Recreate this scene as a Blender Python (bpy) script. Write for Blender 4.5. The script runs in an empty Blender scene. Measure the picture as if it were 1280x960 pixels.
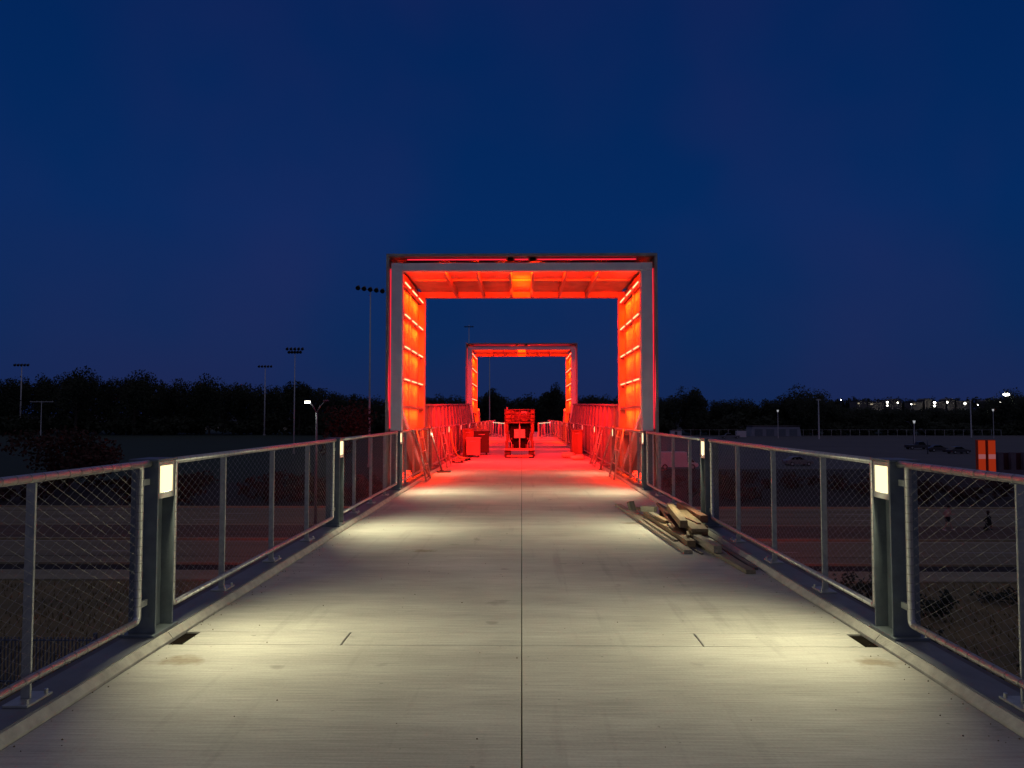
import bpy, bmesh, math, random
from mathutils import Vector, Matrix, noise
R = math.radians
random.seed(7)
scn = bpy.context.scene
col = scn.collection

# ------------------------------------------------------------------ camera
EYE = 1.51
cam_d = bpy.data.cameras.new('camera')
cam = bpy.data.objects.new('camera', cam_d); col.objects.link(cam)
cam.location = (0.0, 0.0, EYE)
cam.rotation_euler = (R(90 + 2.54), 0, R(0.744))
cam_d.sensor_width = 36; cam_d.lens = 36 * 924 / 1280
cam_d.clip_start = 0.05; cam_d.clip_end = 6000
scn.camera = cam

# ------------------------------------------------------------------ world: clear blue-hour sky
w = bpy.data.worlds.new('World'); scn.world = w; w.use_nodes = True
nt = w.node_tree; N = nt.nodes; L = nt.links
bg = N['Background']
tc = N.new('ShaderNodeTexCoord'); sx = N.new('ShaderNodeSeparateXYZ')
L.new(tc.outputs['Generated'], sx.inputs[0])
ramp = N.new('ShaderNodeValToRGB'); L.new(sx.outputs['Z'], ramp.inputs[0])
e = ramp.color_ramp.elements
e[0].position = 0.0; e[0].color = (0.0070, 0.0195, 0.0820, 1)
e[1].position = 1.0; e[1].color = (0.0004, 0.0110, 0.0680, 1)
for p, c in ((0.10, (0.0036, 0.0225, 0.0990, 1)), (0.25, (0.0014, 0.0230, 0.1150, 1)), (0.50, (0.0006, 0.0175, 0.0980, 1))):
    x = ramp.color_ramp.elements.new(p); x.color = c
nz = N.new('ShaderNodeTexNoise'); nz.inputs['Scale'].default_value = 2.6; nz.inputs['Detail'].default_value = 3
L.new(tc.outputs['Generated'], nz.inputs['Vector'])
cr = N.new('ShaderNodeValToRGB'); L.new(nz.outputs['Fac'], cr.inputs[0])
cr.color_ramp.elements[0].position = 0.42; cr.color_ramp.elements[0].color = (0, 0, 0, 1)
cr.color_ramp.elements[1].position = 0.72; cr.color_ramp.elements[1].color = (0.007, 0.0, 0.0, 1)
ad = N.new('ShaderNodeMixRGB'); ad.blend_type = 'ADD'; ad.inputs[0].default_value = 1
L.new(ramp.outputs[0], ad.inputs[1]); L.new(cr.outputs[0], ad.inputs[2]); L.new(ad.outputs[0], bg.inputs[0])
bg.inputs[1].default_value = 1.0

# weak, very wide warm fill added to lift the ground, like town skyglow (the one sun lamp)
sd = bpy.data.lights.new('sun', 'SUN'); sd.energy = 0.26; sd.angle = R(150); sd.color = (1, 0.82, 0.58)
so = bpy.data.objects.new('sun', sd); so.rotation_euler = (R(12), R(6), 0); col.objects.link(so)

scn.view_settings.view_transform = 'Standard'
scn.view_settings.look = 'None'
scn.view_settings.exposure = 0.0
scn.view_settings.gamma = 1.0
scn.cycles.max_bounces = 5
scn.cycles.diffuse_bounces = 3
scn.cycles.sample_clamp_indirect = 6.0
scn.cycles.caustics_reflective = False
scn.cycles.caustics_refractive = False

# ------------------------------------------------------------------ materials
MATS = {}
def mat(name, c1, c2=None, scale=8.0, rough=0.6, metal=0.0, bump=0.0, stretch=(1, 1, 1), detail=6, spec=0.4, obj_coords=True):
    m = bpy.data.materials.new(name); m.use_nodes = True
    t = m.node_tree; b = t.nodes['Principled BSDF']
    b.inputs['Roughness'].default_value = rough; b.inputs['Metallic'].default_value = metal
    b.inputs['Specular IOR Level'].default_value = spec
    tcn = t.nodes.new('ShaderNodeTexCoord'); mp = t.nodes.new('ShaderNodeMapping')
    mp.inputs['Scale'].default_value = stretch
    t.links.new(tcn.outputs['Object'], mp.inputs[0])
    n = t.nodes.new('ShaderNodeTexNoise'); n.inputs['Scale'].default_value = scale; n.inputs['Detail'].default_value = detail
    n.inputs['Roughness'].default_value = 0.65
    t.links.new(mp.outputs[0], n.inputs['Vector'])
    rp = t.nodes.new('ShaderNodeValToRGB'); t.links.new(n.outputs['Fac'], rp.inputs[0])
    if c2 is None: c2 = tuple(v * 0.8 for v in c1)
    rp.color_ramp.elements[0].position = 0.33; rp.color_ramp.elements[0].color = (*c2, 1)
    rp.color_ramp.elements[1].position = 0.67; rp.color_ramp.elements[1].color = (*c1, 1)
    t.links.new(rp.outputs[0], b.inputs['Base Color'])
    if bump:
        bp = t.nodes.new('ShaderNodeBump'); bp.inputs['Strength'].default_value = bump; bp.inputs['Distance'].default_value = 0.02
        t.links.new(n.outputs['Fac'], bp.inputs['Height']); t.links.new(bp.outputs[0], b.inputs['Normal'])
    MATS[name] = m
    return m
def emit(name, color, strength, sample=True):
    m = bpy.data.materials.new(name); m.use_nodes = True
    t = m.node_tree; t.nodes.remove(t.nodes['Principled BSDF'])
    em = t.nodes.new('ShaderNodeEmission'); em.inputs[0].default_value = (*color, 1); em.inputs[1].default_value = strength
    t.links.new(em.outputs[0], t.nodes['Material Output'].inputs[0])
    if not sample: m.cycles.emission_sampling = 'NONE'
    return m

def deck_material():
    m = bpy.data.materials.new('broomed_concrete'); m.use_nodes = True
    t = m.node_tree; b = t.nodes['Principled BSDF']; ln = t.links
    b.inputs['Roughness'].default_value = 0.78; b.inputs['Specular IOR Level'].default_value = 0.25
    tcn = t.nodes.new('ShaderNodeTexCoord')
    def noi(stretch, scale, detail):
        mp = t.nodes.new('ShaderNodeMapping'); mp.inputs['Scale'].default_value = stretch
        ln.new(tcn.outputs['Object'], mp.inputs[0])
        n = t.nodes.new('ShaderNodeTexNoise'); n.inputs['Scale'].default_value = scale; n.inputs['Detail'].default_value = detail
        ln.new(mp.outputs[0], n.inputs['Vector']); return n
    broom = noi((0.5, 14, 1), 6, 5)      # fine brush lines running across the deck
    broad = noi((0.35, 2.6, 1), 1.6, 4)  # wider trowel bands
    blotch = noi((1, 1, 1), 0.9, 6)
    grit = noi((1, 1, 1), 60, 3)
    r1 = t.nodes.new('ShaderNodeValToRGB'); ln.new(blotch.outputs['Fac'], r1.inputs[0])
    r1.color_ramp.elements[0].position = 0.3; r1.color_ramp.elements[0].color = (0.345, 0.338, 0.338, 1)
    r1.color_ramp.elements[1].position = 0.7; r1.color_ramp.elements[1].color = (0.445, 0.437, 0.435, 1)
    def mult(a, n, lo, hi, p0=0.3, p1=0.7):
        r = t.nodes.new('ShaderNodeValToRGB'); ln.new(n.outputs['Fac'], r.inputs[0])
        r.color_ramp.elements[0].position = p0; r.color_ramp.elements[0].color = (lo, lo, lo, 1)
        r.color_ramp.elements[1].position = p1; r.color_ramp.elements[1].color = (hi, hi, hi, 1)
        x = t.nodes.new('ShaderNodeMixRGB'); x.blend_type = 'MULTIPLY'; x.inputs[0].default_value = 1
        ln.new(a, x.inputs[1]); ln.new(r.outputs[0], x.inputs[2]); return x.outputs[0]
    c = mult(r1.outputs[0], broom, 0.80, 1.12)
    c = mult(c, broad, 0.88, 1.08)
    c = mult(c, grit, 0.93, 1.05)
    spots = noi((1, 1, 1), 3.2, 2)
    c = mult(c, spots, 0.72, 1.0, 0.24, 0.31)
    patch = noi((1, 0.6, 1), 0.42, 3)
    c = mult(c, patch, 0.86, 1.06, 0.38, 0.62)
    marks = noi((5, 0.35, 1), 1.3, 6)
    c = mult(c, marks, 0.86, 1.0, 0.30, 0.40)
    for px_, py_ in ((-2.12, 4.62), (2.16, 4.66), (1.55, 10.6), (-1.1, 8.4)):
        sb0 = t.nodes.new('ShaderNodeVectorMath'); sb0.operation = 'SUBTRACT'; sb0.inputs[1].default_value = (px_, py_, 0)
        ln.new(tcn.outputs['Object'], sb0.inputs[0])
        mu0 = t.nodes.new('ShaderNodeVectorMath'); mu0.operation = 'MULTIPLY'; mu0.inputs[1].default_value = (2.2, 3.6, 0)
        ln.new(sb0.outputs[0], mu0.inputs[0])
        le0 = t.nodes.new('ShaderNodeVectorMath'); le0.operation = 'LENGTH'; ln.new(mu0.outputs[0], le0.inputs[0])
        nn0 = noi((1, 1, 1), 9, 6)
        ad0 = t.nodes.new('ShaderNodeMath'); ad0.operation = 'ADD'; ln.new(le0.outputs['Value'], ad0.inputs[0]); ln.new(nn0.outputs['Fac'], ad0.inputs[1])
        r0 = t.nodes.new('ShaderNodeValToRGB'); ln.new(ad0.outputs[0], r0.inputs[0])
        r0.color_ramp.elements[0].position = 0.60; r0.color_ramp.elements[0].color = (0.66, 0.58, 0.50, 1)
        r0.color_ramp.elements[1].position = 0.92; r0.color_ramp.elements[1].color = (1, 1, 1, 1)
        x0 = t.nodes.new('ShaderNodeMixRGB'); x0.blend_type = 'MULTIPLY'; x0.inputs[0].default_value = 1
        ln.new(c, x0.inputs[1]); ln.new(r0.outputs[0], x0.inputs[2]); c = x0.outputs[0]
    crumbs = noi((1, 1, 1), 17, 2)
    c = mult(c, crumbs, 0.62, 1.0, 0.22, 0.27)
    ln.new(c, b.inputs['Base Color'])
    bp = t.nodes.new('ShaderNodeBump'); bp.inputs['Strength'].default_value = 0.35; bp.inputs['Distance'].default_value = 0.006
    ln.new(broom.outputs['Fac'], bp.inputs['Height'])
    bp2 = t.nodes.new('ShaderNodeBump'); bp2.inputs['Strength'].default_value = 0.3; bp2.inputs['Distance'].default_value = 0.003
    ln.new(grit.outputs['Fac'], bp2.inputs['Height']); ln.new(bp.outputs[0], bp2.inputs['Normal'])
    ln.new(bp2.outputs[0], b.inputs['Normal'])
    return m

M_deck = deck_material()
M_kerb = mat('kerb_concrete', (0.40, 0.39, 0.38), (0.27, 0.265, 0.26), 9, 0.8, bump=0.5)
M_galv = mat('galvanised_steel', (0.42, 0.44, 0.46), (0.28, 0.30, 0.32), 14, 0.42, 0.55, bump=0.04)
M_post = mat('post_steel', (0.150, 0.180, 0.220), (0.095, 0.117, 0.150), 7, 0.5, 0.45, bump=0.05)
M_plate = mat('kerb_plate_steel', (0.155, 0.165, 0.21), (0.105, 0.115, 0.15), 3, 0.55, 0.3)
M_pipe = mat('pipe_steel', (0.50, 0.50, 0.52), (0.36, 0.37, 0.39), 30, 0.40, 0.85, bump=0.05)
M_cable = mat('stainless_cable', (0.34, 0.34, 0.34), (0.26, 0.26, 0.26), 60, 0.38, 0.9)
M_bolt = mat('bolt_steel', (0.6, 0.6, 0.6), (0.4, 0.4, 0.4), 30, 0.35, 0.8)
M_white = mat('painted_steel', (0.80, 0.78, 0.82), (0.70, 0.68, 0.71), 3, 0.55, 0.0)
M_screen = mat('screen_steel', (0.27, 0.25, 0.29), (0.15, 0.14, 0.165), 3, 0.6)
M_skin = mat('cladding_sheet', (0.36, 0.33, 0.31), (0.27, 0.25, 0.235), 4, 0.6, 0.2)
M_panel = mat('portal_panel', (0.34, 0.26, 0.21), (0.22, 0.165, 0.135), 2.2, 0.6, 0.0, detail=3)
M_inner = mat('inner_frame_steel', (0.36, 0.30, 0.26), (0.30, 0.25, 0.22), 3, 0.55)  # darker copy of the painted steel, toned so the red light stays saturated
M_girder = mat('weathered_girder', (0.12, 0.115, 0.12), (0.07, 0.07, 0.075), 5, 0.7)
M_dark = mat('black_void', (0.012, 0.010, 0.009), (0.006, 0.005, 0.005), 5, 0.95, spec=0.0)
M_rubber = mat('black_rubber', (0.03, 0.03, 0.03), (0.02, 0.02, 0.02), 20, 0.8)
M_lens = emit('warm_lens', (1.0, 0.86, 0.44), 1.7)
M_lens_red = emit('red_lens', (1.0, 0.16, 0.14), 4)
M_led = emit('led_strip', (1.0, 0.13, 0.06), 8)
M_led_edge = emit('led_edge_strip', (0.95, 0.025, 0.055), 1.0)
M_up = emit('red_uplight', (1.0, 0.03, 0.012), 5)
M_warm = emit('handrail_led', (1.0, 0.86, 0.5), 1.4)
RED = (1.0, 0.027, 0.0005)

# ------------------------------------------------------------------ mesh helpers
class MB:
    def __init__(s): s.v = []; s.f = []
    def box(s, x0, x1, y0, y1, z0, z1, mtx=None):
        if x0 > x1: x0, x1 = x1, x0
        if y0 > y1: y0, y1 = y1, y0
        b = len(s.v)
        P = [(x0, y0, z0), (x1, y0, z0), (x1, y1, z0), (x0, y1, z0), (x0, y0, z1), (x1, y0, z1), (x1, y1, z1), (x0, y1, z1)]
        if mtx is not None: P = [tuple(mtx @ Vector(p)) for p in P]
        s.v += P
        s.f += [tuple(b + i for i in q) for q in ((0, 3, 2, 1), (4, 5, 6, 7), (0, 1, 5, 4), (1, 2, 6, 5), (2, 3, 7, 6), (3, 0, 4, 7))]
        return s
    def beam(s, a, b, wx, wz):
        """square bar from a to b; wx wide, wz thick"""
        a = Vector(a); b = Vector(b); d = b - a; l = d.length; d.normalize()
        up = Vector((0, 0, 1)) if abs(d.z) < 0.95 else Vector((0, 1, 0))
        x = d.cross(up).normalized(); z = x.cross(d).normalized()
        m = Matrix((x, d, z)).transposed().to_4x4(); m.translation = a
        return s.box(-wx / 2, wx / 2, 0, l, -wz / 2, wz / 2, m)
    def tube(s, pts, r, n=8, cap=True):
        pts = [Vector(p) for p in pts]; rs = r if isinstance(r, (list, tuple)) else [r] * len(pts)
        b = len(s.v); ref = None
        for i, p in enumerate(pts):
            t = (pts[min(i + 1, len(pts) - 1)] - pts[max(i - 1, 0)]).normalized()
            if ref is None:
                ref = Vector((0, 0, 1)) if abs(t.z) < 0.9 else Vector((1, 0, 0))
            u = (ref - t * ref.dot(t)).normalized(); v = t.cross(u); ref = u
            for k in range(n):
                a = 2 * math.pi * k / n
                s.v.append(tuple(p + (u * math.cos(a) + v * math.sin(a)) * rs[i]))
        for i in range(len(pts) - 1):
            for k in range(n):
                k2 = (k + 1) % n
                s.f.append((b + i * n + k, b + i * n + k2, b + (i + 1) * n + k2, b + (i + 1) * n + k))
        if cap:
            s.f.append(tuple(b + k for k in range(n))[::-1])
            s.f.append(tuple(b + (len(pts) - 1) * n + k for k in range(n)))
        return s
    def prism(s, poly, axis, a, b):
        """extrude a 2-D outline along axis ('x','y','z') from a to b"""
        def P(u, v, t): return {'x': (t, u, v), 'y': (u, t, v), 'z': (u, v, t)}[axis]
        n = len(poly); k = len(s.v)
        s.v += [P(u, v, a) for u, v in poly] + [P(u, v, b) for u, v in poly]
        s.f.append(tuple(k + i for i in range(n))); s.f.append(tuple(k + n + i for i in reversed(range(n))))
        for i in range(n):
            j = (i + 1) % n; s.f.append((k + i, k + n + i, k + n + j, k + j))
        return s
    def octa(s, c, r):
        b = len(s.v); c = Vector(c)
        for d in ((1, 0, 0), (0, 1, 0), (-1, 0, 0), (0, -1, 0), (0, 0, 1), (0, 0, -1)): s.v.append(tuple(c + Vector(d) * r))
        s.f += [(b, b + 1, b + 4), (b + 1, b + 2, b + 4), (b + 2, b + 3, b + 4), (b + 3, b, b + 4), (b + 1, b, b + 5), (b + 2, b + 1, b + 5), (b + 3, b + 2, b + 5), (b, b + 3, b + 5)]
        return s
    def mesh(s, name, m, bevel=0, smooth=False, rough=0):
        me = bpy.data.meshes.new(name); me.from_pydata(s.v, [], s.f)
        bm = bmesh.new(); bm.from_mesh(me)
        bmesh.ops.recalc_face_normals(bm, faces=bm.faces)
        if bevel: bmesh.ops.bevel(bm, geom=list(bm.edges), offset=bevel, segments=1, affect='EDGES', clamp_overlap=True)
        if rough:
            for v in bm.verts:
                n = noise.noise_vector(v.co * 3.1); v.co += n * rough
        bm.to_mesh(me); bm.free()
        if smooth:
            for p in me.polygons: p.use_smooth = True
        me.materials.append(m)
        return me
    def build(s, name, m, parent=None, **k):
        return link(name, s.mesh(name, m, **k), parent)
def link(name, me, parent=None):
    o = bpy.data.objects.new(name, me); col.objects.link(o)
    if parent is not None: o.parent = parent
    return o
def tag(o, label=None, cat=None, group=None, kind=None):
    if label: o['label'] = label
    if cat: o['category'] = cat
    if group: o['group'] = group
    if kind: o['kind'] = kind
    return o
def empty(name, loc=(0, 0, 0), rz=0, **k):
    o = bpy.data.objects.new(name, None); o.empty_display_size = 0.2; col.objects.link(o)
    o.location = loc; o.rotation_euler = (0, 0, rz); return tag(o, **k)
def copy_tree(o, parent=None):
    c = o.copy(); col.objects.link(c); c.parent = parent
    for ch in [x for x in o.children if x.type != 'LIGHT']: copy_tree(ch, c)
    return c
def lamp_area(name, loc, direction, sx_, sy_, energy, color, parent=None, spread=180, along=None):
    d = bpy.data.lights.new(name, 'AREA'); d.shape = 'RECTANGLE'; d.size = sx_; d.size_y = sy_
    d.energy = energy; d.color = color; d.spread = R(spread)
    o = bpy.data.objects.new(name, d); col.objects.link(o)
    z = -Vector(direction).normalized()
    x = Vector(along).normalized() if along else (Vector((0, 1, 0)) if abs(z.y) < 0.9 else Vector((1, 0, 0)))
    x = (x - z * x.dot(z)).normalized(); y = z.cross(x)
    m = Matrix((x, y, z)).transposed().to_4x4(); m.translation = Vector(loc)
    if parent is not None: o.parent = parent
    o.matrix_local = m
    return o
ORD = ['', 'first', 'second', 'third', 'fourth', 'fifth', 'sixth', 'seventh', 'eighth', 'ninth', 'tenth', 'eleventh', 'twelfth', 'thirteenth', 'fourteenth', 'fifteenth']

# ================================================================== THE GROUND AND ROADS
GZ = -6.0
M_grass = mat('rough_grass', (0.20, 0.150, 0.060), (0.10, 0.085, 0.038), 0.35, 0.95, bump=0.6)
M_field = mat('field_turf', (0.007, 0.026, 0.011), (0.004, 0.016, 0.007), 0.02, 0.95)
M_road = mat('road_concrete', (0.205, 0.172, 0.095), (0.120, 0.100, 0.058), 0.5, 0.85, stretch=(0.12, 1.6, 1), detail=5)
M_walk = mat('sidewalk_concrete', (0.27, 0.235, 0.14), (0.19, 0.165, 0.10), 0.8, 0.85, stretch=(0.3, 1, 1))
M_dirt = mat('median_dirt', (0.130, 0.078, 0.045), (0.070, 0.045, 0.028), 0.7, 0.95, stretch=(0.25, 1.4, 1), bump=0.4)
M_asph = mat('car_park_asphalt', (0.090, 0.088, 0.098), (0.065, 0.064, 0.072), 0.15, 0.9, stretch=(0.3, 1, 1))
M_scrub_g = mat('dark_scrub_ground', (0.022, 0.013, 0.010), (0.010, 0.008, 0.006), 0.4, 0.95)
M_paint = mat('road_paint', (0.34, 0.31, 0.28), (0.25, 0.23, 0.21), 3, 0.7)

def sheet(name, x0, x1, y0, y1, z, m, nx=1, ny=1, wob=0):
    b = MB()
    b.v = [(x0 + (x1 - x0) * i / nx, y0 + (y1 - y0) * j / ny, z) for j in range(ny + 1) for i in range(nx + 1)]
    b.f = [(j * (nx + 1) + i, j * (nx + 1) + i + 1, (j + 1) * (nx + 1) + i + 1, (j + 1) * (nx + 1) + i) for j in range(ny) for i in range(nx)]
    o = b.build(name, m); o['kind'] = 'structure'; return o
sheet('ground', -3000, 3000, -300, 4000, GZ, M_grass)
sheet('playing_field', -600, -6, 84, 420, GZ + 0.02, M_field)
sheet('verge', -600, 600, 61.3, 84, GZ + 0.012, M_scrub_g)
sheet('planting_bed', -5.9, 600, 84.1, 106.6, GZ + 0.014, M_scrub_g)
sheet('car_park', -5.8, 600, 107, 300, GZ + 0.024, M_asph)
sheet('meadow', -5.7, 600, 300.5, 620, GZ + 0.02, M_field)
def slab(name, x0, x1, y0, y1, z0, z1, m):
    o = MB().box(x0, x1, y0, y1, z0, z1).build(name, m); o['kind'] = 'structure'; return o
sw = empty('sidewalk', (0, 0, 0), kind='structure')
pm = MB().box(-0.745, 0.745, -1.05, 1.05, -0.05, 0.05).mesh('paving_slab', M_walk)
for i in range(-62, 63):
    o = link('paving_slab', pm, sw); o.location = (i * 1.5, 35.05, GZ + 0.03)
for s_, a, b_ in ((-1, -400, -93.9), (1, 93.9, 400)):
    MB().box(a, b_, 34.0, 36.1, GZ - 0.02, GZ + 0.078).build('walk_run', M_walk, sw)
slab('verge_strip', -400, 400, 36.15, 37.5, GZ - 0.1, GZ + 0.05, M_scrub_g)
slab('road_near', -400, 400, 37.7, 45.0, GZ - 0.3, GZ + 0.03, M_road)
slab('median', -400, 400, 45.22, 50.5, GZ - 0.1, GZ + 0.14, M_dirt)
slab('road_far', -400, 400, 50.7, 60.9, GZ - 0.3, GZ + 0.03, M_road)
for nm, y in (('kerb_near', 37.5), ('kerb_median_near', 45.0), ('kerb_median_far', 50.5), ('kerb_far', 60.9)):
    r = empty(nm, kind='structure')
    km = MB().box(-1.49, 1.49, y + 0.002, y + 0.198, GZ - 0.1, GZ + 0.17).mesh('kerb_stone', M_walk, bevel=0.02)
    for i in range(-26, 27): link('kerb_stone', km, r).location = (i * 3.0, 0, 0)
    MB().box(-400, -79.6, y + 0.002, y + 0.198, GZ - 0.1, GZ + 0.17).box(79.6, 400, y + 0.002, y + 0.198, GZ - 0.1, GZ + 0.17).build('kerb_run', M_walk, r)
mk = MB()
for y in (38.1, 44.6, 51.1, 60.5): mk.box(-400, 400, y, y + 0.14, GZ + 0.031, GZ + 0.036)
rm = mk.build('edge_lines', M_paint); rm['kind'] = 'structure'
mk = MB()
for y in (41.3, 54.0, 57.3):
    for i in range(-24, 25): mk.box(i * 12, i * 12 + 3.2, y, y + 0.14, GZ + 0.031, GZ + 0.036)
rm = mk.build('lane_dashes', M_paint); rm['kind'] = 'structure'
# joints sawn in the road concrete are dark lines
mk = MB()
for y in (39.9, 52.4, 55.7, 58.9): mk.box(-400, 400, y, y + 0.05, GZ + 0.031, GZ + 0.034)
rm = mk.build('road_joints', M_dark); rm['kind'] = 'structure'
# far hill on the car park side, carrying the town
def hill(name, x0, x1, y0, y1, h, m, seed):
    b = MB(); nx, ny = 60, 12
    for j in range(ny + 1):
        for i in range(nx + 1):
            u = i / nx; v = j / ny; x = x0 + (x1 - x0) * u; y = y0 + (y1 - y0) * v
            z = GZ - 0.3 + h * min(1, math.sin(math.pi * min(1, v * 0.62)) * 1.05) * min(1, 6 * u, 6 * (1 - u)) + 0.9 * noise.noise(Vector((x * 0.01, y * 0.01, seed))) * min(1, v * 3)
            b.v.append((x, y, z))
    b.f = [(j * (nx + 1) + i, j * (nx + 1) + i + 1, (j + 1) * (nx + 1) + i + 1, (j + 1) * (nx + 1) + i) for j in range(ny) for i in range(nx)]
    o = b.build(name, m, smooth=True); o['kind'] = 'structure'; return o
hill('hill', 60, 1500, 430, 1100, 17, M_scrub_g, 3)
hill('ridge', -1500, 300, 520, 1200, 12, M_scrub_g, 5)

# ================================================================== THE BRIDGE
HW = 2.36            # half width between kerbs
Y0, Y1 = -9.0, 76.0
deck = empty('bridge_deck', kind='structure')
def dslab(x0, x1, y0, y1, name='slab', m=M_deck): return MB().box(x0, x1, y0, y1, -0.30, 0).build(name, m, deck, bevel=0.004)
g = 0.0035
for s_ in (-1, 1):
    dslab(s_ * g, s_ * HW, Y0, 4.950)
    dslab(s_ * g, s_ * HW, 5.250, 34.0)
    dslab(s_ * g, s_ * HW, 34.008, Y1)
    dslab(s_ * g, s_ * 1.195, 4.960, 5.240)
    dslab(s_ * 1.203, s_ * 2.258, 4.960, 5.240)
for s_ in (-1, 1):
    MB().box(s_ * 2.262, s_ * 2.362, 4.965, 5.235, -0.05, -0.010).build('drain_dark_plate', M_dark, deck)  # near-black plate just below the surface, painting the drain hole's shade
MB().box(-2.4, 2.4, Y0, Y1, -0.42, -0.305).build('deck_pan', M_dark, deck)
for s_ in (-1, 1):
    MB().box(s_ * 2.63, s_ * 2.85, Y0, 15.9, -1.0, -0.04).box(s_ * 2.62, s_ * 2.84, 20.4, 40.9, -1.0, -0.04).box(s_ * 2.62, s_ * 2.84, 46.6, Y1, -1.0, -0.04).build('girder', M_girder, deck, bevel=0.01)
    MB().box(s_ * 2.38, s_ * 2.60, 15.9, 20.4, -0.9, -0.31).box(s_ * 2.38, s_ * 2.60, 40.9, 46.6, -0.9, -0.31).build('girder', M_girder, deck)
for y in (31.0, 64.0):
    MB().box(-2.9, 2.9, y - 0.6, y + 0.6, -1.9, -1.0).build('pier_cap', M_kerb, deck, bevel=0.04)
    for x in (-1.7, 1.7): MB().tube([(x, y, GZ - 0.2), (x, y, -1.9)], 0.45, 20).build('pier', M_kerb, deck, smooth=False)
MB().box(-3.2, 3.2, 70, Y1, GZ - 0.2, -1.01).build('abutment', M_kerb, deck)
# kerbs: 4.85 m concrete lengths with a chamfered inner top edge
SP = 4.93; P0 = 5.05    # post pitch and first post in view
for s_, nm in ((-1, 'deck_kerb_field_side'), (1, 'deck_kerb_car_park_side')):
    k = empty(nm, kind='structure')
    prof = [(s_ * (HW + 0.004), -0.25), (s_ * (HW + 0.004), 0.012), (s_ * (HW + 0.036), 0.053), (s_ * 2.62, 0.055), (s_ * 2.62, -0.25)]
    km = MB().prism(prof, 'y', -SP / 2 + 0.003, SP / 2 - 0.003).mesh('kerb_segment', M_kerb)
    kp = MB().box(s_ * (HW + 0.05), s_ * 2.618, -SP / 2 + 0.004, SP / 2 - 0.004, 0.0525, 0.0590).mesh('kerb_plate', M_plate)
    for i in range(-2, 15):
        link('kerb_segment', km, k).location = (0, P0 + SP * (i + 0.5), 0)
        link('kerb_plate', kp, k).location = (0, P0 + SP * (i + 0.5), 0)

# ---------------------------------------------------------------- light posts
def post_proto():
    r = empty('light_post')
    d = 0.125
    m = MB(); m.box(-0.09, 0.09, -d, -d + 0.014, 0.018, 1.150).box(-0.09, 0.09, d - 0.014, d, 0.018, 1.150).box(-0.006, 0.006, -d + 0.014, d - 0.014, 0.018, 1.150)
    m.build('column', M_post, r, bevel=0.0015)
    MB().box(-0.13, 0.105, -0.17, 0.17, 0, 0.018).build('base_plate', M_post, r, bevel=0.002)
    for y in (-0.145, 0.145): MB().tube([(-0.115, y, 0.016), (-0.115, y, 0.045)], 0.011, 6).build('bolt', M_bolt, r)
    MB().box(-0.105, 0.098, -d - 0.012, d + 0.012, 1.151, 1.167).build('cap_plate', M_post, r, bevel=0.002)
    # lamp housing between the flanges, facing the deck (+x)
    h = MB(); h.box(0.0065, 0.088, -d + 0.016, -d + 0.032, 0.900, 1.148).box(0.0065, 0.088, d - 0.032, d - 0.016, 0.900, 1.148)
    h.box(0.0065, 0.088, -d + 0.032, d - 0.032, 0.900, 0.940).box(0.0065, 0.088, -d + 0.032, d - 0.032, 1.120, 1.148).box(0.0065, 0.05, -d + 0.032, d - 0.032, 0.940, 1.120)
    h.build('lamp_housing', M_galv, r, bevel=0.001)
    MB().box(0.052, 0.083, -d + 0.0335, d - 0.0335, 0.9415, 1.1185).build('lamp_lens', M_lens, r)
    return r
proto = post_proto()
red_me = None
LP = []
for s_, side in ((-1, 'playing-field'), (1, 'car-park')):
    for i in range(-2, 14):
        if s_ == -1 and i == -2: o = proto
        else: o = copy_tree(proto)
        y = P0 + SP * i
        o.location = (s_ * 2.515, y, 0.0595); o.rotation_euler = (0, 0, 0 if s_ < 0 else math.pi)
        if i < 0: lab = 'grey steel light post on the %s kerb, %s' % (side, 'level with the camera' if i == -1 else 'one bay behind the camera')
        elif i < 5: lab = 'steel light post with warm white lamp, %s one along the %s kerb' % (ORD[i + 1], side)
        else: lab = 'steel light post with red lamp, %s one along the %s kerb' % (ORD[i + 1], side)
        tag(o, lab, 'light post', 'light posts along the bridge kerbs')
        if i >= 5:
            for ch in o.children:
                if ch.name.startswith('lamp_lens'):
                    if red_me is None: red_me = ch.data.copy(); red_me.materials.clear(); red_me.materials.append(M_lens_red)
                    ch.data = red_me
        lamp_area('deck_light', (0.105, 0, 1.03), (0.82, 0, -0.57), 0.12, 0.10, (18 if i < 0 else 33 if i < 3 else (13 if i == 3 else 2.5)) if i < 5 else 60, (1.0, 0.93, 0.52) if i < 5 else (1.0, 0.006, 0.010), o, spread=132)
        LP.append(o)

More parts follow.
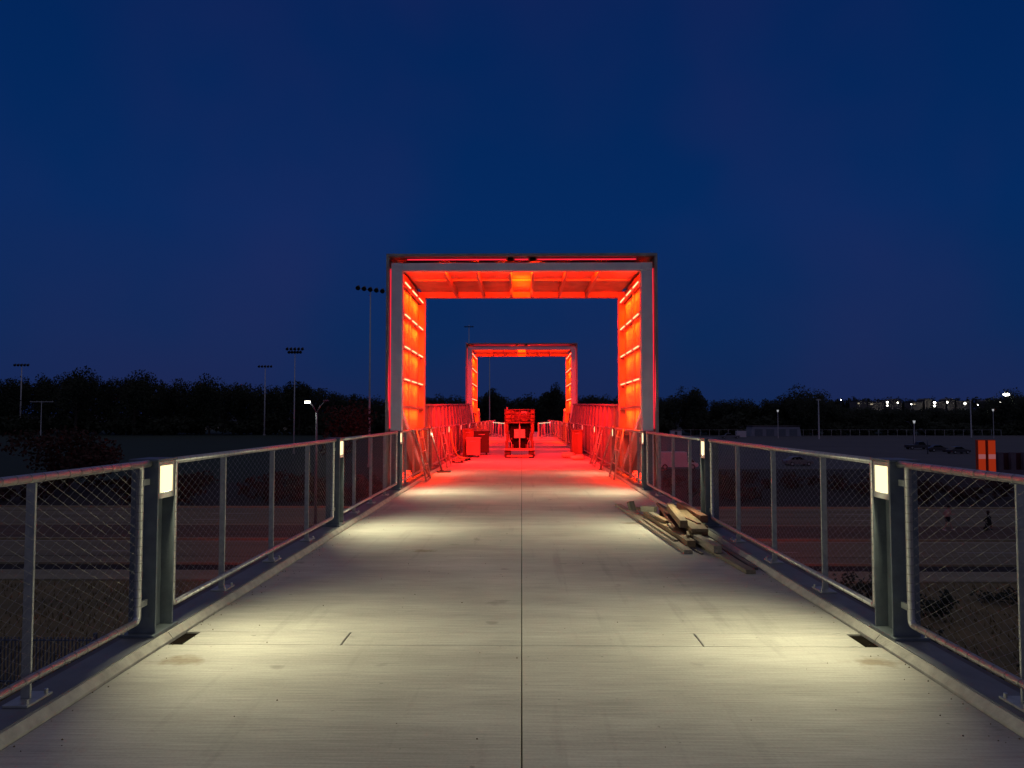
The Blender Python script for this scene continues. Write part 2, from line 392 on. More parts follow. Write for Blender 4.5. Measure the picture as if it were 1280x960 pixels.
# ---------------------------------------------------------------- railing bays
def rail_proto():
    r = empty('railing_bay')
    Lh = SP / 2 - 0.235      # half length of the tube frame
    zt, zb, rad = 1.138, 0.125, 0.024
    c = 0.035
    def arc(cy, cz, a0, a1): return [(0, cy + c * math.cos(R(a)), cz + c * math.sin(R(a))) for a in range(a0, a1 + 1, 30)]
    MB().tube([(0, -Lh - 0.105, zt), (0, Lh + 0.105, zt)], rad, 10).build('top_rail', M_pipe, r, smooth=True)
    MB().tube([(0, -Lh + c, zb), (0, Lh - c, zb)], rad * 0.9, 10).build('bottom_rail', M_pipe, r, smooth=True)
    MB().tube([(0, Lh - c, zt)] + [(0, Lh - c + c * math.sin(R(a)), zt - c + c * math.cos(R(a))) for a in (30, 60)] + [(0, Lh, zt - c), (0, Lh, zb + c)] +
              [(0, Lh - c + c * math.cos(R(a)), zb + c - c * math.sin(R(a))) for a in (30, 60)] + [(0, Lh - c, zb)], rad * 0.92, 10).build('end_tube', M_pipe, r, smooth=True)
    MB().tube([(0, -Lh + c, zt)] + [(0, -Lh + c - c * math.sin(R(a)), zt - c + c * math.cos(R(a))) for a in (30, 60)] + [(0, -Lh, zt - c), (0, -Lh, zb + c)] +
              [(0, -Lh + c - c * math.cos(R(a)), zb + c - c * math.sin(R(a))) for a in (30, 60)] + [(0, -Lh + c, zb)], rad * 0.92, 10).build('end_tube', M_pipe, r, smooth=True)
    bar = MB().box(-0.075, -0.026, -0.007, 0.007, 0.012, zt - 0.01).mesh('upright', M_galv, bevel=0.0015)
    pl = MB().box(-0.105, 0.025, -0.10, 0.10, 0, 0.012).mesh('base_plate', M_galv, bevel=0.0015)
    bl = MB().tube([(0.006, -0.075, 0.012), (0.006, -0.075, 0.034)], 0.010, 6).mesh('bolt', M_bolt)
    bl2 = MB().tube([(0.006, 0.075, 0.012), (0.006, 0.075, 0.034)], 0.010, 6).mesh('bolt', M_bolt)
    br = MB().box(-0.026, 0.0, -0.006, 0.006, zb - 0.008, zb + 0.008).box(-0.026, 0.0, -0.006, 0.006, zt - 0.03, zt - 0.014).mesh('bracket', M_galv)
    for k in (-1, 0, 1):
        u = link('upright', bar, r); u.location = (0, k * SP / 4, 0)
        for me in (pl, bl, bl2, br): link(me.name.split('.')[0], me, u)
    # posts to rail brackets
    for sy in (-1, 1):
        for z in (zt - 0.12, zb + 0.10): MB().box(-0.012, 0.008, sy * (Lh + 0.018), sy * (SP / 2 - 0.127), z - 0.02, z + 0.02).build('frame_bracket', M_galv, r)
    # woven cable net
    cb = MB(); sl = math.tan(R(29)); pitch = 0.105; H = zt - zb - 0.03; z0 = zb + 0.015
    a0, a1 = -Lh + 0.02, Lh - 0.02
    n = int((a1 - a0 + H / sl) / pitch) + 1
    for k in range(n):
        ys = a0 - H / sl + k * pitch
        for fam in (0, 1):
            p = (ys, z0) if fam == 0 else (ys, z0 + H); q = (ys + H / sl, z0 + H) if fam == 0 else (ys + H / sl, z0)
            ta = max(0, (a0 - p[0]) / (q[0] - p[0])); tb = min(1, (a1 - p[0]) / (q[0] - p[0]))
            if tb <= ta: continue
            A = (0.0015 * (1 if fam else -1), p[0] + (q[0] - p[0]) * ta, p[1] + (q[1] - p[1]) * ta)
            B = (0.0015 * (1 if fam else -1), p[0] + (q[0] - p[0]) * tb, p[1] + (q[1] - p[1]) * tb)
            cb.tube([A, B], 0.0008, 4, cap=False)
    hp = pitch / 2; rows = int(H / (hp * sl)) + 1
    for j in range(1, rows):
        z = z0 + j * hp * sl
        if z > z0 + H - 0.005: break
        y = a0 - (H / sl) % pitch + (hp * (j % 2))
        ph = (a0 - H / sl) + j * hp
        m0 = math.ceil((a0 - ph) / pitch); y = ph + m0 * pitch
        while y < a1:
            cb.octa((0, y, z), 0.0032); y += pitch
    tag(cb.build('cable_net', M_cable, r), kind='stuff')
    lc = MB(); y = -Lh + 0.1
    while y < Lh - 0.08:
        for z, rr in ((zt, rad), (zb, rad * 0.9)): lc.tube([(0, y - 0.003, z), (0, y + 0.003, z)], rr + 0.0012, 10)
        y += pitch
    z = zb + 0.1
    while z < zt - 0.08:
        for yy in (-Lh, Lh): lc.tube([(0, yy, z - 0.003), (0, yy, z + 0.003)], rad * 0.92 + 0.0015, 10)
        z += 0.055
    tag(lc.build('lacing', M_cable, r), kind='stuff')
    return r
rp_ = rail_proto()
for s_, side in ((-1, 'playing-field'), (1, 'car-park')):
    for i in range(-2, 13):
        o = rp_ if (s_ == -1 and i == -2) else copy_tree(rp_)
        o.location = (s_ * 2.487, P0 + SP * (i + 0.5), 0.0595); o.rotation_euler = (0, 0, 0 if s_ < 0 else math.pi)
        if i < -1: lab = 'cable mesh railing bay behind the camera on the %s kerb' % side
        elif i == -1: lab = 'cable mesh railing bay on the %s kerb, before its first lamp post' % side
        else: lab = 'cable mesh railing bay on the %s kerb, just past its %s light post' % (side, ORD[i + 1])
        tag(o, lab, 'railing', 'cable mesh railing bays between the light posts')

# ---------------------------------------------------------------- portals
def portal(y0, y1, xin, zb, label, power, flood, flare=0.0, back_brace=False):
    r = empty('portal_frame', (0, y0, 0)); tag(r, label, 'portal frame', 'glowing portal frames over the bridge')
    D = y1 - y0; CW = 0.24; BH = 0.18; zs = zb + BH + 0.13      # zs: top of the skin's inside
    def b(name, m, *a, **k): return MB().box(*a).build(name, m, r, **k)
    xo = xin + CW
    rows = [1.74, 2.37 + (zb - 4.68) * 0.3, 3.10 + (zb - 4.68) * 0.55, 3.82 + (zb - 4.68) * 0.8, zb - 0.14]
    for s_ in (-1, 1):
        for ya, yb in ((0, 0.24), (D - 0.24, D)):
            fl = flare if ya > 0 or flare else 0
            if flare:
                # the leg leans inboard below the third ledge to meet the deck edge
                for nm_, za, zc, xa, xc in (('leg', 2.0, zb - 0.002, 0, 0), ('leg_foot', 1.15, 1.998, flare, 0), ('leg_base', -0.5, 1.148, flare, flare)):
                    m = MB(); q = []
                    P = [(xin - xa, ya, za), (xo - xa, ya, za), (xo - xa, yb, za), (xin - xa, yb, za), (xin - xc, ya, zc), (xo - xc, ya, zc), (xo - xc, yb, zc), (xin - xc, yb, zc)]
                    m.v = [(s_ * p[0], p[1], p[2]) for p in P]
                    m.f = [(0, 3, 2, 1), (4, 5, 6, 7), (0, 1, 5, 4), (1, 2, 6, 5), (2, 3, 7, 6), (3, 0, 4, 7)]
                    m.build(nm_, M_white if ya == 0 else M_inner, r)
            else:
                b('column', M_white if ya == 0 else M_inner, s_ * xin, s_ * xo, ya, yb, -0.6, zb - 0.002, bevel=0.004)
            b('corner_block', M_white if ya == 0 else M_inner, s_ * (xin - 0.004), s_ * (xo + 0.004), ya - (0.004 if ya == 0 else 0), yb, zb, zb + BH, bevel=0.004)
        # outer cladding, six sheets a side
        zz = [-0.6, 0.9, 1.9, 2.9, 3.9, zs]
        for a, c in zip(zz[:-1], zz[1:]):
            b('cladding_sheet', M_skin, s_ * (xo + 0.045), s_ * (xo + 0.105), -0.06, D + 0.06, a + 0.002, c - 0.002)
        b('edge_light', M_led_edge, s_ * (xo + 0.014), s_ * (xo + 0.034), 0.05, 0.08, 1.25 if not flare else 1.9, zb + BH - 0.12)
        b('edge_light', M_led_edge, s_ * (xo + 0.014), s_ * (xo + 0.034), D - 0.08, D - 0.05, 1.9, zb + BH - 0.12)
        # inner wall: two bays of panels between ledges
        xw = xin + 0.17
        zz = [1.16] + rows + [zb + BH + 0.02]
        ym = D / 2
        for a, c in zip(zz[:-1], zz[1:]):
            for ya, yb in ((0.245, ym - 0.03), (ym + 0.03, D - 0.245)):
                dx = random.uniform(-0.004, 0.004)
                if flare and a < 1.5: continue
                b('wall_panel', M_panel, s_ * (xw + dx), s_ * (xw + 0.02 + dx), ya + 0.004, yb - 0.004, a + 0.004, c - 0.004)
        b('stud', M_inner, s_ * (xw - 0.05), s_ * (xw + 0.03), ym - 0.028, ym + 0.028, (1.16 if not flare else 1.75), zb - 0.002)
        b('sill_beam', M_girder, s_ * (xw - 0.06), s_ * (xw + 0.04), 0.245, D - 0.245, 1.04, 1.15)
        for k, z in enumerate(rows):
            b('ledge', M_inner, s_ * (xin + 0.025), s_ * (xw - 0.052), 0.245, D - 0.245, z - 0.03, z + 0.03)
            n = 3
            for q in range(n):
                yc = 0.34 + (D - 0.68) * (q + 0.5) / n; hl = (D - 0.68) / n * 0.33
                if k: b('led_strip', M_led, s_ * (xin - 0.002), s_ * (xin + 0.022), yc - hl, yc + hl, z - 0.035, z - 0.008)
                lamp_area('strip_light', (s_ * (xin + 0.005), yc, z - 0.05), (s_ * 0.55, 0, -0.83), hl * 2.6, 0.03, power * (0.85 + 0.08 * k), RED, r, spread=118, along=(0, 1, 0))
        # diagonal brace from the front column down to the deck edge, going away along the bridge
        if not flare:
            MB().beam((s_ * (xin + 0.11), 0.22, 1.62), (s_ * (xin + 0.11), D - 0.25, 0.0), 0.20, 0.16).build('brace', M_white, r, bevel=0.004)
        if back_brace:
            MB().beam((s_ * (xin - flare + 0.11), D + 0.02, 1.95), (s_ * (xin - flare + 0.11), D + 2.6, 0.1), 0.2, 0.16).build('brace', M_white, r, bevel=0.004)
    # beams, rafters, roof
    b('front_beam', M_white, -xin + 0.006, xin - 0.006, 0, 0.2, zb + 0.005, zb + BH - 0.005, bevel=0.004)
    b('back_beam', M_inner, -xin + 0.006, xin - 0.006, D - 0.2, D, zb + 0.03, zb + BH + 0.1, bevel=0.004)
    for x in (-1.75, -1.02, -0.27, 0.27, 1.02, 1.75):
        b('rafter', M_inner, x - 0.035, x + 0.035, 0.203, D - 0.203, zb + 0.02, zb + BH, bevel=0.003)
    xs = [-xin - 0.13, -1.75, -1.02, -0.27, 0.27, 1.02, 1.75, xin + 0.13]
    for a, c in zip(xs[:-1], xs[1:]):
        for ya, yb in ((0.21, D / 2 - 0.02), (D / 2 + 0.02, D - 0.21)):
            b('ceiling_panel', M_panel, a + 0.04, c - 0.04, ya, yb, zb + BH + 0.004, zb + BH + 0.02)
    b('ceiling_batten', M_inner, -xin + 0.03, xin - 0.03, D / 2 - 0.018, D / 2 + 0.018, zb + BH - 0.03, zb + BH + 0.02)
    for i in range(6):
        a = -(xo + 0.105) + i * (2 * (xo + 0.105)) / 6; c = a + 2 * (xo + 0.105) / 6
        b('roof_sheet', M_skin, a + 0.002, c - 0.002, -0.06, D + 0.06, zs + 0.001, zs + 0.061)
    b('edge_light', M_led_edge, -xin + 0.1, -0.35, 0.05, 0.08, zs - 0.06, zs - 0.035)
    b('edge_light', M_led_edge, -0.15, 0.15, 0.05, 0.08, zs - 0.06, zs - 0.035)
    b('edge_light', M_led_edge, 0.35, xin - 0.1, 0.05, 0.08, zs - 0.06, zs - 0.035)
    # what the edge strips give off toward the walkway in front
    for s_ in (-1, 1): lamp_area('edge_glow', (s_ * (xo + 0.024), -0.065, 3.0), (-s_ * 0.12, -1, -0.1), 0.03, 2.8, 4, (1.0, 0.01, 0.03), r, spread=150, along=(1, 0, 0))
    lamp_area('edge_glow', (0, -0.065, zs - 0.048), (0, -1, -0.25), 4.4, 0.03, 5, (1.0, 0.01, 0.03), r, spread=150, along=(1, 0, 0))
    for x in (-0.25, 0.25): b('junction_box', M_dark, x - 0.06, x + 0.06, 0.03, 0.16, zs - 0.06, zs - 0.01)
    # added fill lamps without fixtures, hidden by the front beam, brighten the roof; a brighter one fills the middle bay
    for x, w_, p in ((-2.15, 0.6, 0.55), (-1.4, 0.6, 0.5), (-0.65, 0.6, 0.5), (0, 0.5, 1.9), (0.65, 0.6, 0.5), (1.4, 0.6, 0.5), (2.15, 0.6, 0.55)):
        lamp_area('roof_fill_light', (x, 0.24, zb + 0.035), (0, 1, 0.16), w_, 0.03, power * p * 7.2, (1.0, 0.013 if x else 0.022, 0.0), r, spread=140, along=(1, 0, 0))
    lamp_area('roof_fill_light', (0, D / 2, zb + 0.06), (0, 0.25, 1), 0.4, D * 0.55, power * 1.4, (1.0, 0.03, 0.0), r, spread=150, along=(1, 0, 0))
    # red floodlights behind the back beam, aimed along the deck
    for x in (-1.4, 0, 1.4):
        f = MB().box(x - 0.16, x + 0.16, D + 0.005, D + 0.12, zb + 0.10, zb + 0.26).build('floodlight', M_dark, r, bevel=0.01)
        lamp_area('flood_beam', (x, D + 0.13, zb + 0.16), (-x * 0.1, 0.76, -0.65), 0.28, 0.12, flood, (1.0, 0.004, 0.004), r, spread=84, along=(1, 0, 0))
    return r
PF = portal(16.15, 20.2, 2.63, 4.725, 'nearer and larger-looking orange-glowing steel portal frame spanning the walkway', 60, 640)
PB = portal(41.0, 46.2, 2.76, 5.24, 'farther orange-glowing steel portal frame, seen through the nearer one', 100, 430, flare=0.125, back_brace=True)

# twisting wing walls (ribbed side screens) between the portals
def wing(s_, label):
    r = empty('side_screen', (0, 20.27, 0)); tag(r, label, 'side screen', 'ribbed side screens between the portals')
    n = 16; Lw = 20.65
    def sec(t):
        zt = 1.80 + 0.38 * t; xt = 2.72 + 0.16 * t; xb = 2.74 - 0.08 * t
        return (xt, zt), (xb, 1.10), (xb, 0.0)
    for i in range(n):
        a, c = i / n, (i + 1) / n
        (xa, za), (xb, zb_), (xc, zc) = sec(a); (xd, zd), (xe, ze), (xf, zf) = sec(c)
        ya = a * Lw + 0.01; yc = c * Lw - 0.01
        m = MB(); t = 0.02
        for q0, q1, r0, r1 in (((xb, zb_), (xa, za), (xe, ze), (xd, zd)), ((xc, zc), (xb, zb_ - 0.003), (xf, zf), (xe, ze - 0.003))):
            k = len(m.v)
            for off in (0, t):
                m.v += [(s_ * (q0[0] + off), ya, q0[1]), (s_ * (q1[0] + off), ya, q1[1]), (s_ * (r1[0] + off), yc, r1[1]), (s_ * (r0[0] + off), yc, r0[1])]
            m.f += [tuple(k + j for j in q) for q in ((0, 1, 2, 3), (7, 6, 5, 4), (0, 4, 5, 1), (1, 5, 6, 2), (2, 6, 7, 3), (3, 7, 4, 0))]
        m.build('screen_panel', M_screen, r)
        MB().beam((s_ * (xb - 0.03), ya, 0.0), (s_ * (xb - 0.03), ya, 1.09), 0.05, 0.05).build('rib_foot', M_screen, r)
        MB().beam((s_ * (xb - 0.03), ya, 1.10), (s_ * (xa - 0.03), ya, za - 0.01), 0.055, 0.055).build('rib', M_screen, r)
    (xa, za), _, _ = sec(0); (xd, zd), _, _ = sec(1)
    MB().beam((s_ * xa, 0, za + 0.03), (s_ * xd, Lw, zd + 0.03), 0.14, 0.05).build('capping', M_screen, r)
    return r
wing(-1, 'ribbed steel side screen behind the playing-field railing, joining the two portals')
wing(1, 'ribbed steel side screen behind the car-park railing, joining the two portals')

# red uplights at the feet of the nearer portal
for s_, side in ((-1, 'playing-field'), (1, 'car-park')):
    r = empty('red_uplight', (s_ * 2.74, 17.2, -0.04)); tag(r, 'cluster of glowing red uplights at the near portal foot, %s side' % side, 'uplight', 'red uplights at the portal feet')
    MB().box(-0.09, 0.09, -0.75, 0.75, 0.0, 0.07).build('tray', M_dark, r)
    for i, y in enumerate((-0.55, -0.15, 0.25, 0.6)):
        MB().box(-0.07, 0.07, y - 0.12, y + 0.12, 0.07, 0.2 + 0.04 * (i % 2)).build('housing', M_dark, r, bevel=0.008)
        MB().box(-0.075, 0.075, y - 0.126, y - 0.121, 0.10, 0.19 + 0.04 * (i % 2)).box(-0.06, 0.06, y - 0.10, y + 0.10, 0.201 + 0.04 * (i % 2), 0.21 + 0.04 * (i % 2)).box(-s_ * 0.078, -s_ * 0.074, y - 0.09, y + 0.09, 0.09, 0.17 + 0.04 * (i % 2)).build('glowing_lens', M_up, r)

# lit angled end railings, far beyond the machine
for s_, side in ((-1, 'playing-field'), (1, 'car-park')):
    r = empty('end_railing', (s_ * 1.75, 54, 0)); tag(r, 'far angled railing panel with lit handrail, %s side beyond the machine' % side, 'railing', 'lit end railings')
    A = Vector((-s_ * 0.62, -4.2, 0)); B = Vector((s_ * 0.52, 5.4, 0)); up = Vector((0, 0, 1))
    MB().beam(A + up * 1.10, B + up * 1.10, 0.07, 0.05).build('handrail', M_galv, r)
    for k in range(7):
        p = A.lerp(B, (k + 0.5) / 7); q = (B - A).normalized() * 0.5
        MB().beam(p - q + up * 1.06, p + q + up * 1.06, 0.09, 0.03).build('handrail_lamp', M_warm, r)
    MB().beam(A + up * 0.12, B + up * 0.12, 0.06, 0.05).build('bottom_rail', M_galv, r)
    for k in range(5):
        p = A.lerp(B, k / 4); MB().beam(p, p + up * 1.07, 0.06, 0.06).build('upright', M_galv, r)
    for k in range(4):
        p = A.lerp(B, (k + 0.04) / 4); q = A.lerp(B, (k + 0.96) / 4); m = MB()
        m.beam(p + up * 0.6, q + up * 0.6, 0.012, 0.8); m.build('infill_panel', M_post, r)

# ================================================================== THINGS ON THE DECK
M_mach = mat('machine_paint', (0.085, 0.045, 0.03), (0.030, 0.018, 0.013), 6, 0.5)
M_machw = mat('machine_panel', (0.22, 0.24, 0.28), (0.13, 0.145, 0.17), 9, 0.5)
M_tread = mat('tread_plate', (0.30, 0.22, 0.17), (0.18, 0.14, 0.11), 12, 0.6, 0.3)
def machine():
    r = empty('boom_lift', (-0.075, 27.4, 0)); tag(r, 'compact tracked work machine parked mid-deck with guard cage and control panel', 'machine')
    def b(name, m, *a, **k): return MB().box(*a).build(name, m, r, **k)
    for s_ in (-1, 1):
        t = MB(); pr = [(-0.1 + 0.0, 0.0), (1.4, 0.0), (1.55, 0.14), (1.45, 0.3), (0.0, 0.3), (-0.16, 0.15)]
        t.prism(pr, 'x', s_ * 0.34, s_ * 0.53); tr = t.build('track', M_rubber, r, bevel=0.01)
        for k in range(14): MB().box(s_ * 0.335, s_ * 0.535, -0.05 + k * 0.105, -0.01 + k * 0.105, 0.3, 0.318).build('track_pad', M_rubber, tr)
        for y in (0.02, 0.45, 0.9, 1.38): MB().tube([(s_ * 0.535, y, 0.15), (s_ * 0.56, y, 0.15)], 0.11 if y in (0.02, 1.38) else 0.07, 12).build('track_wheel', M_mach, tr)
        # tower columns with steps in outline, as in the stepped frame
        b('tower', M_mach, s_ * 0.41, s_ * 0.54, 0.02, 0.22, 0.88, 1.30, bevel=0.008)
        b('tower', M_mach, s_ * 0.38, s_ * 0.50, 0.06, 0.26, 0.62, 0.878, bevel=0.008)
        b('tower', M_mach, s_ * 0.42, s_ * 0.53, 0.02, 0.24, 0.335, 0.618, bevel=0.008)
        MB().tube([(s_ * 0.29, 0.0, 0.36), (s_ * 0.31, -0.02, 0.55), (s_ * 0.36, 0.0, 0.66)], 0.018, 8).build('hydraulic_hose', M_machw, r)
        MB().tube([(s_ * 0.27, -0.03, 0.70), (s_ * 0.34, -0.03, 0.70)], 0.035, 10).build('work_lamp', M_mach, r)
        MB().tube([(s_ * 0.25, 0.05, 0.34), (s_ * 0.25, 0.05, 0.5)], 0.03, 8).tube([(s_ * 0.31, 0.05, 0.34), (s_ * 0.31, 0.05, 0.46)], 0.03, 8).build('ram', M_mach, r)
    for z0, hw in ((0.275, 0.54), (0.035, 0.47)):
        p = b('step_plate', M_tread, -hw, hw, -0.24 if z0 < 0.2 else -0.16, -0.02, z0, z0 + 0.075, bevel=0.004)
        for k in range(int(hw * 2 / 0.09)): MB().box(-hw + 0.04 + k * 0.09, -hw + 0.075 + k * 0.09, (-0.246 if z0 < 0.2 else -0.166), (-0.24 if z0 < 0.2 else -0.16), z0 + 0.02, z0 + 0.055).build('plate_stud', M_machw, p)
    b('dark_cavity_block', M_dark, -0.37, 0.37, 0.3, 1.3, 0.33, 1.28, bevel=0.03)  # near-black block that paints the shade of the machine's open cavity
    b('mast', M_galv, -0.018, 0.018, 0.12, 0.16, 0.34, 1.30)
    cp = b('control_panel', M_machw, -0.205, 0.205, 0.06, 0.10, 0.72, 1.05, bevel=0.006)
    for k in range(5): MB().box(-0.18, -0.04, 0.056, 0.059, 0.76 + k * 0.055, 0.785 + k * 0.055).box(0.05, 0.18, 0.056, 0.059, 0.76 + k * 0.055, 0.785 + k * 0.055).build('label_row', M_galv, cp)
    # guard cage on top
    c = MB()
    for x in (-0.54, -0.3, 0.0, 0.3, 0.54): c.tube([(x, 0, 1.3), (x, 0, 1.77)], 0.022, 8)
    for z in (1.31, 1.45, 1.62, 1.77): c.tube([(-0.54, 0, z), (0.54, 0, z)], 0.02, 8)
    for x in (-0.54, 0.54): c.tube([(x, 0, 1.77), (x, 1.0, 1.77), (x, 1.0, 1.3)], 0.022, 8)
    c.tube([(-0.54, 1.0, 1.77), (0.54, 1.0, 1.77)], 0.022, 8)
    c.build('guard_cage', M_mach, r, smooth=True)
    b('cage_panel', M_mach, -0.53, -0.20, 0.03, 0.05, 1.34, 1.74)
    b('cage_panel', M_mach, 0.40, 0.53, 0.03, 0.05, 1.34, 1.76)
    b('cage_panel', M_mach, -0.19, 0.39, 0.9, 0.92, 1.34, 1.70)
    b('switch_box', M_machw, 0.06, 0.27, 0.02, 0.12, 1.58, 1.72, bevel=0.008)
    b('switch_box', M_mach, -0.14, 0.02, 0.02, 0.12, 1.36, 1.5, bevel=0.008)
    b('switch_box', M_mach, 0.08, 0.33, 0.02, 0.10, 1.35, 1.46, bevel=0.008)
    for s_ in (-0.36, 0.36): MB().beam((s_, 0.35, 0.9), (s_, 1.0, 1.32), 0.08, 0.1).build('lift_arm', M_mach, r)
    MB().tube([(-0.46, 0, 1.77), (-0.46, 0, 1.87)], 0.028, 8).build('beacon', M_machw, r)
    b('platform_floor', M_mach, -0.55, 0.55, -0.02, 1.02, 1.27, 1.30)
    return r
machine()

def crate(name, label, cat, x, y, sx, sy, sz, m, rz=0, wheels=True, lid=True, z=0):
    r = empty(name, (x, y, z), rz); tag(r, label, cat)
    h0 = 0.09 if wheels else 0.0
    MB().box(-sx / 2, sx / 2, -sy / 2, sy / 2, h0, sz - 0.05).build('body', m, r, bevel=0.012)
    if lid: MB().box(-sx / 2 - 0.03, sx / 2 + 0.03, -sy / 2 - 0.03, sy / 2 + 0.03, sz - 0.049, sz).build('lid', m, r, bevel=0.01)
    MB().tube([(-sx * 0.2, -sy / 2 - 0.02, sz - 0.14), (sx * 0.2, -sy / 2 - 0.02, sz - 0.14)], 0.012, 8).build('handle', M_galv, r)
    for k in (0.3, 0.55): MB().box(-sx / 2 + 0.03, sx / 2 - 0.03, -sy / 2 - 0.006, -sy / 2 + 0.001, h0 + (sz - h0) * k, h0 + (sz - h0) * k + 0.02).build('rib', m, r)
    if wheels:
        for a in (-1, 1):
            for c in (-1, 1): MB().tube([(a * sx * 0.36 - 0.02, c * sy * 0.34, 0.045), (a * sx * 0.36 + 0.02, c * sy * 0.34, 0.045)], 0.045, 12).build('caster', M_rubber, r)
    return r
M_bin = mat('pale_plastic', (0.26, 0.245, 0.235), (0.18, 0.17, 0.16), 3, 0.5)
M_ply = mat('plywood', (0.16, 0.11, 0.07), (0.09, 0.06, 0.035), 3, 0.7, stretch=(1, 1, 0.2))
crate('tool_box', 'pale wheeled tool chest standing beside the tracked work machine', 'tool chest', -1.80, 27.7, 0.50, 0.5, 0.74, M_bin)
crate('plywood_crate', 'tall plywood crate against the playing-field railing behind the tool chest', 'crate', -2.06, 28.6, 0.42, 0.7, 1.05, M_ply, 0.05, False)
crate('generator_case', 'dark portable generator standing behind the wheeled tool chest', 'generator', -1.62, 29.6, 0.6, 0.8, 0.95, M_rubber, 0.1, True)
crate('plywood_crate', 'plywood crate against the car-park railing beside the sacks', 'crate', 2.08, 28.2, 0.40, 0.9, 1.02, M_ply, 0, False)
def pad(label, x, y, rz):
    r = empty('floor_dolly', (x, y, 0), rz); tag(r, label, 'dolly')
    MB().box(-0.2, 0.2, -0.35, 0.35, 0.07, 0.10).build('board', M_ply, r, bevel=0.004)
    for a in (-1, 1):
        for c in (-1, 1): MB().box(a * 0.14 - 0.04, a * 0.14 + 0.04, c * 0.25 - 0.05, c * 0.25 + 0.05, 0, 0.069).build('foot', M_rubber, r, bevel=0.01)
pad('low plywood dolly on the deck nearest the fifth lamp post', -2.12, 24.6, 0.1)
pad('low plywood dolly pushed beside the hose end', -2.0, 25.7, -0.12)
M_sack = mat('sack_cloth', (0.5, 0.42, 0.35), (0.36, 0.3, 0.25), 6, 0.85, bump=0.3)
def sack(label, x, y, rz, sx=0.5, sy=0.3, sz=0.16):
    b = MB(); nu, nv = 14, 8
    for j in range(nv + 1):
        t = math.pi * j / nv
        for i in range(nu):
            p = 2 * math.pi * i / nu; c = math.cos(p); s = math.sin(p)
            u = math.copysign(abs(c) ** 0.55, c) * math.sin(t) ** 0.5; v = math.copysign(abs(s) ** 0.55, s) * math.sin(t) ** 0.5
            q = Vector((u * sx / 2, v * sy / 2, sz / 2 * (1 - math.cos(t))))
            q += noise.noise_vector(q * 7 + Vector((x, y, 0))) * 0.02; q.z = max(q.z, 0.0); b.v.append(tuple(q))
    b.f = [(j * nu + i, j * nu + (i + 1) % nu, (j + 1) * nu + (i + 1) % nu, (j + 1) * nu + i) for j in range(nv) for i in range(nu)]
    o = b.build('sack', M_sack, None, smooth=True); o.location = (x, y, 0); o.rotation_euler = (0, 0, rz)
    tag(o, label, 'sack', 'sacks by the car-park railing')
sack('filled sack lying flat, nearest of the sacks by the car-park railing', 1.95, 26.0, 0.3)
sack('filled sack lying beside the plywood crate, middle of three', 2.08, 26.7, 1.2, 0.55)
sack('plump sack lying farthest toward the machine', 1.7, 27.2, -0.2, 0.5, 0.34, 0.22)
o = MB().tube([(-2.33, 24.25, 1.12), (-2.30, 24.22, 0.95), (-2.28, 24.2, 0.7), (-2.2, 24.3, 0.42), (-2.1, 24.5, 0.2), (-1.98, 24.9, 0.13), (-1.9, 25.3, 0.12)], 0.018, 8).build('hose', mat('yellow_hose', (0.6, 0.45, 0.1), None, 8, 0.5), smooth=True)
tag(o, 'yellow hose hanging from the fifth lamp post down to the deck', 'hose')
# leaning poles against the rails
def pole(label, a, b, r_=0.024):
    root = empty('leaning_pole', a); tag(root, label, 'pole', 'steel poles leaning on the railings')
    d = Vector(b) - Vector(a)
    MB().tube([(0, 0, 0.02), tuple(d)], r_, 10).build('shaft', M_galv, root, smooth=True)
    MB().box(-0.05, 0.05, -0.08, 0.08, 0, 0.02).build('foot_plate', M_rubber, root, bevel=0.003)
pole('steel pole leaning on the playing-field railing, nearer of two', (-2.31, 18.5, 0), (-2.452, 16.6, 1.22))
pole('steel pole leaning on the playing-field railing, farther of two', (-2.23, 20.7, 0), (-2.452, 19.75, 1.23))
pole('steel pole leaning on the car-park railing, nearer of two', (2.26, 21.3, 0), (2.452, 19.9, 1.24))
pole('steel pole leaning on the car-park railing, farther of two', (2.23, 24.1, 0), (2.452, 22.9, 1.2))
def lean_frame(label, x0, x1, y, h, wid):
    root = empty('barrier_frame', (x0, y, 0)); tag(root, label, 'barrier frame', 'steel barrier frames leaning on the railings')
    for k, yy in enumerate((0, wid)): MB().tube([(0, yy, 0.02), (x1 - x0, yy + 0.12, h)], 0.020, 8).build('stile', M_galv, root, smooth=True)
    for q in (0.04, 0.30, 0.56, 0.82, 0.985):
        MB().tube([((x1 - x0) * q, 0.12 * q, 0.02 + (h - 0.02) * q), ((x1 - x0) * q, wid + 0.12 * q, 0.02 + (h - 0.02) * q)], 0.014, 8).build('rung', M_galv, root, smooth=True)
lean_frame('steel barrier frame leaning on the playing-field railing past the poles', -2.16, -2.44, 21.6, 1.24, 1.1)
lean_frame('steel barrier frame leaning on the playing-field railing inside the near portal', -2.20, -2.44, 17.1, 1.22, 0.8)
lean_frame('steel barrier frame leaning on the car-park railing inside the near portal', 2.18, 2.44, 17.6, 1.22, 0.9)
lean_frame('steel barrier frame leaning on the car-park railing just past the near portal', 2.16, 2.44, 22.0, 1.24, 0.8)
o = MB().box(-0.18, 0.18, -0.08, 0.08, 0, 0.035).build('foot_bracket', M_rubber, bevel=0.008); o.location = (-2.12, 20.2, 0.0); o.rotation_euler = (0, 0, 0.6)
tag(o, 'small black bracket lying on the deck by the leaning poles', 'bracket')

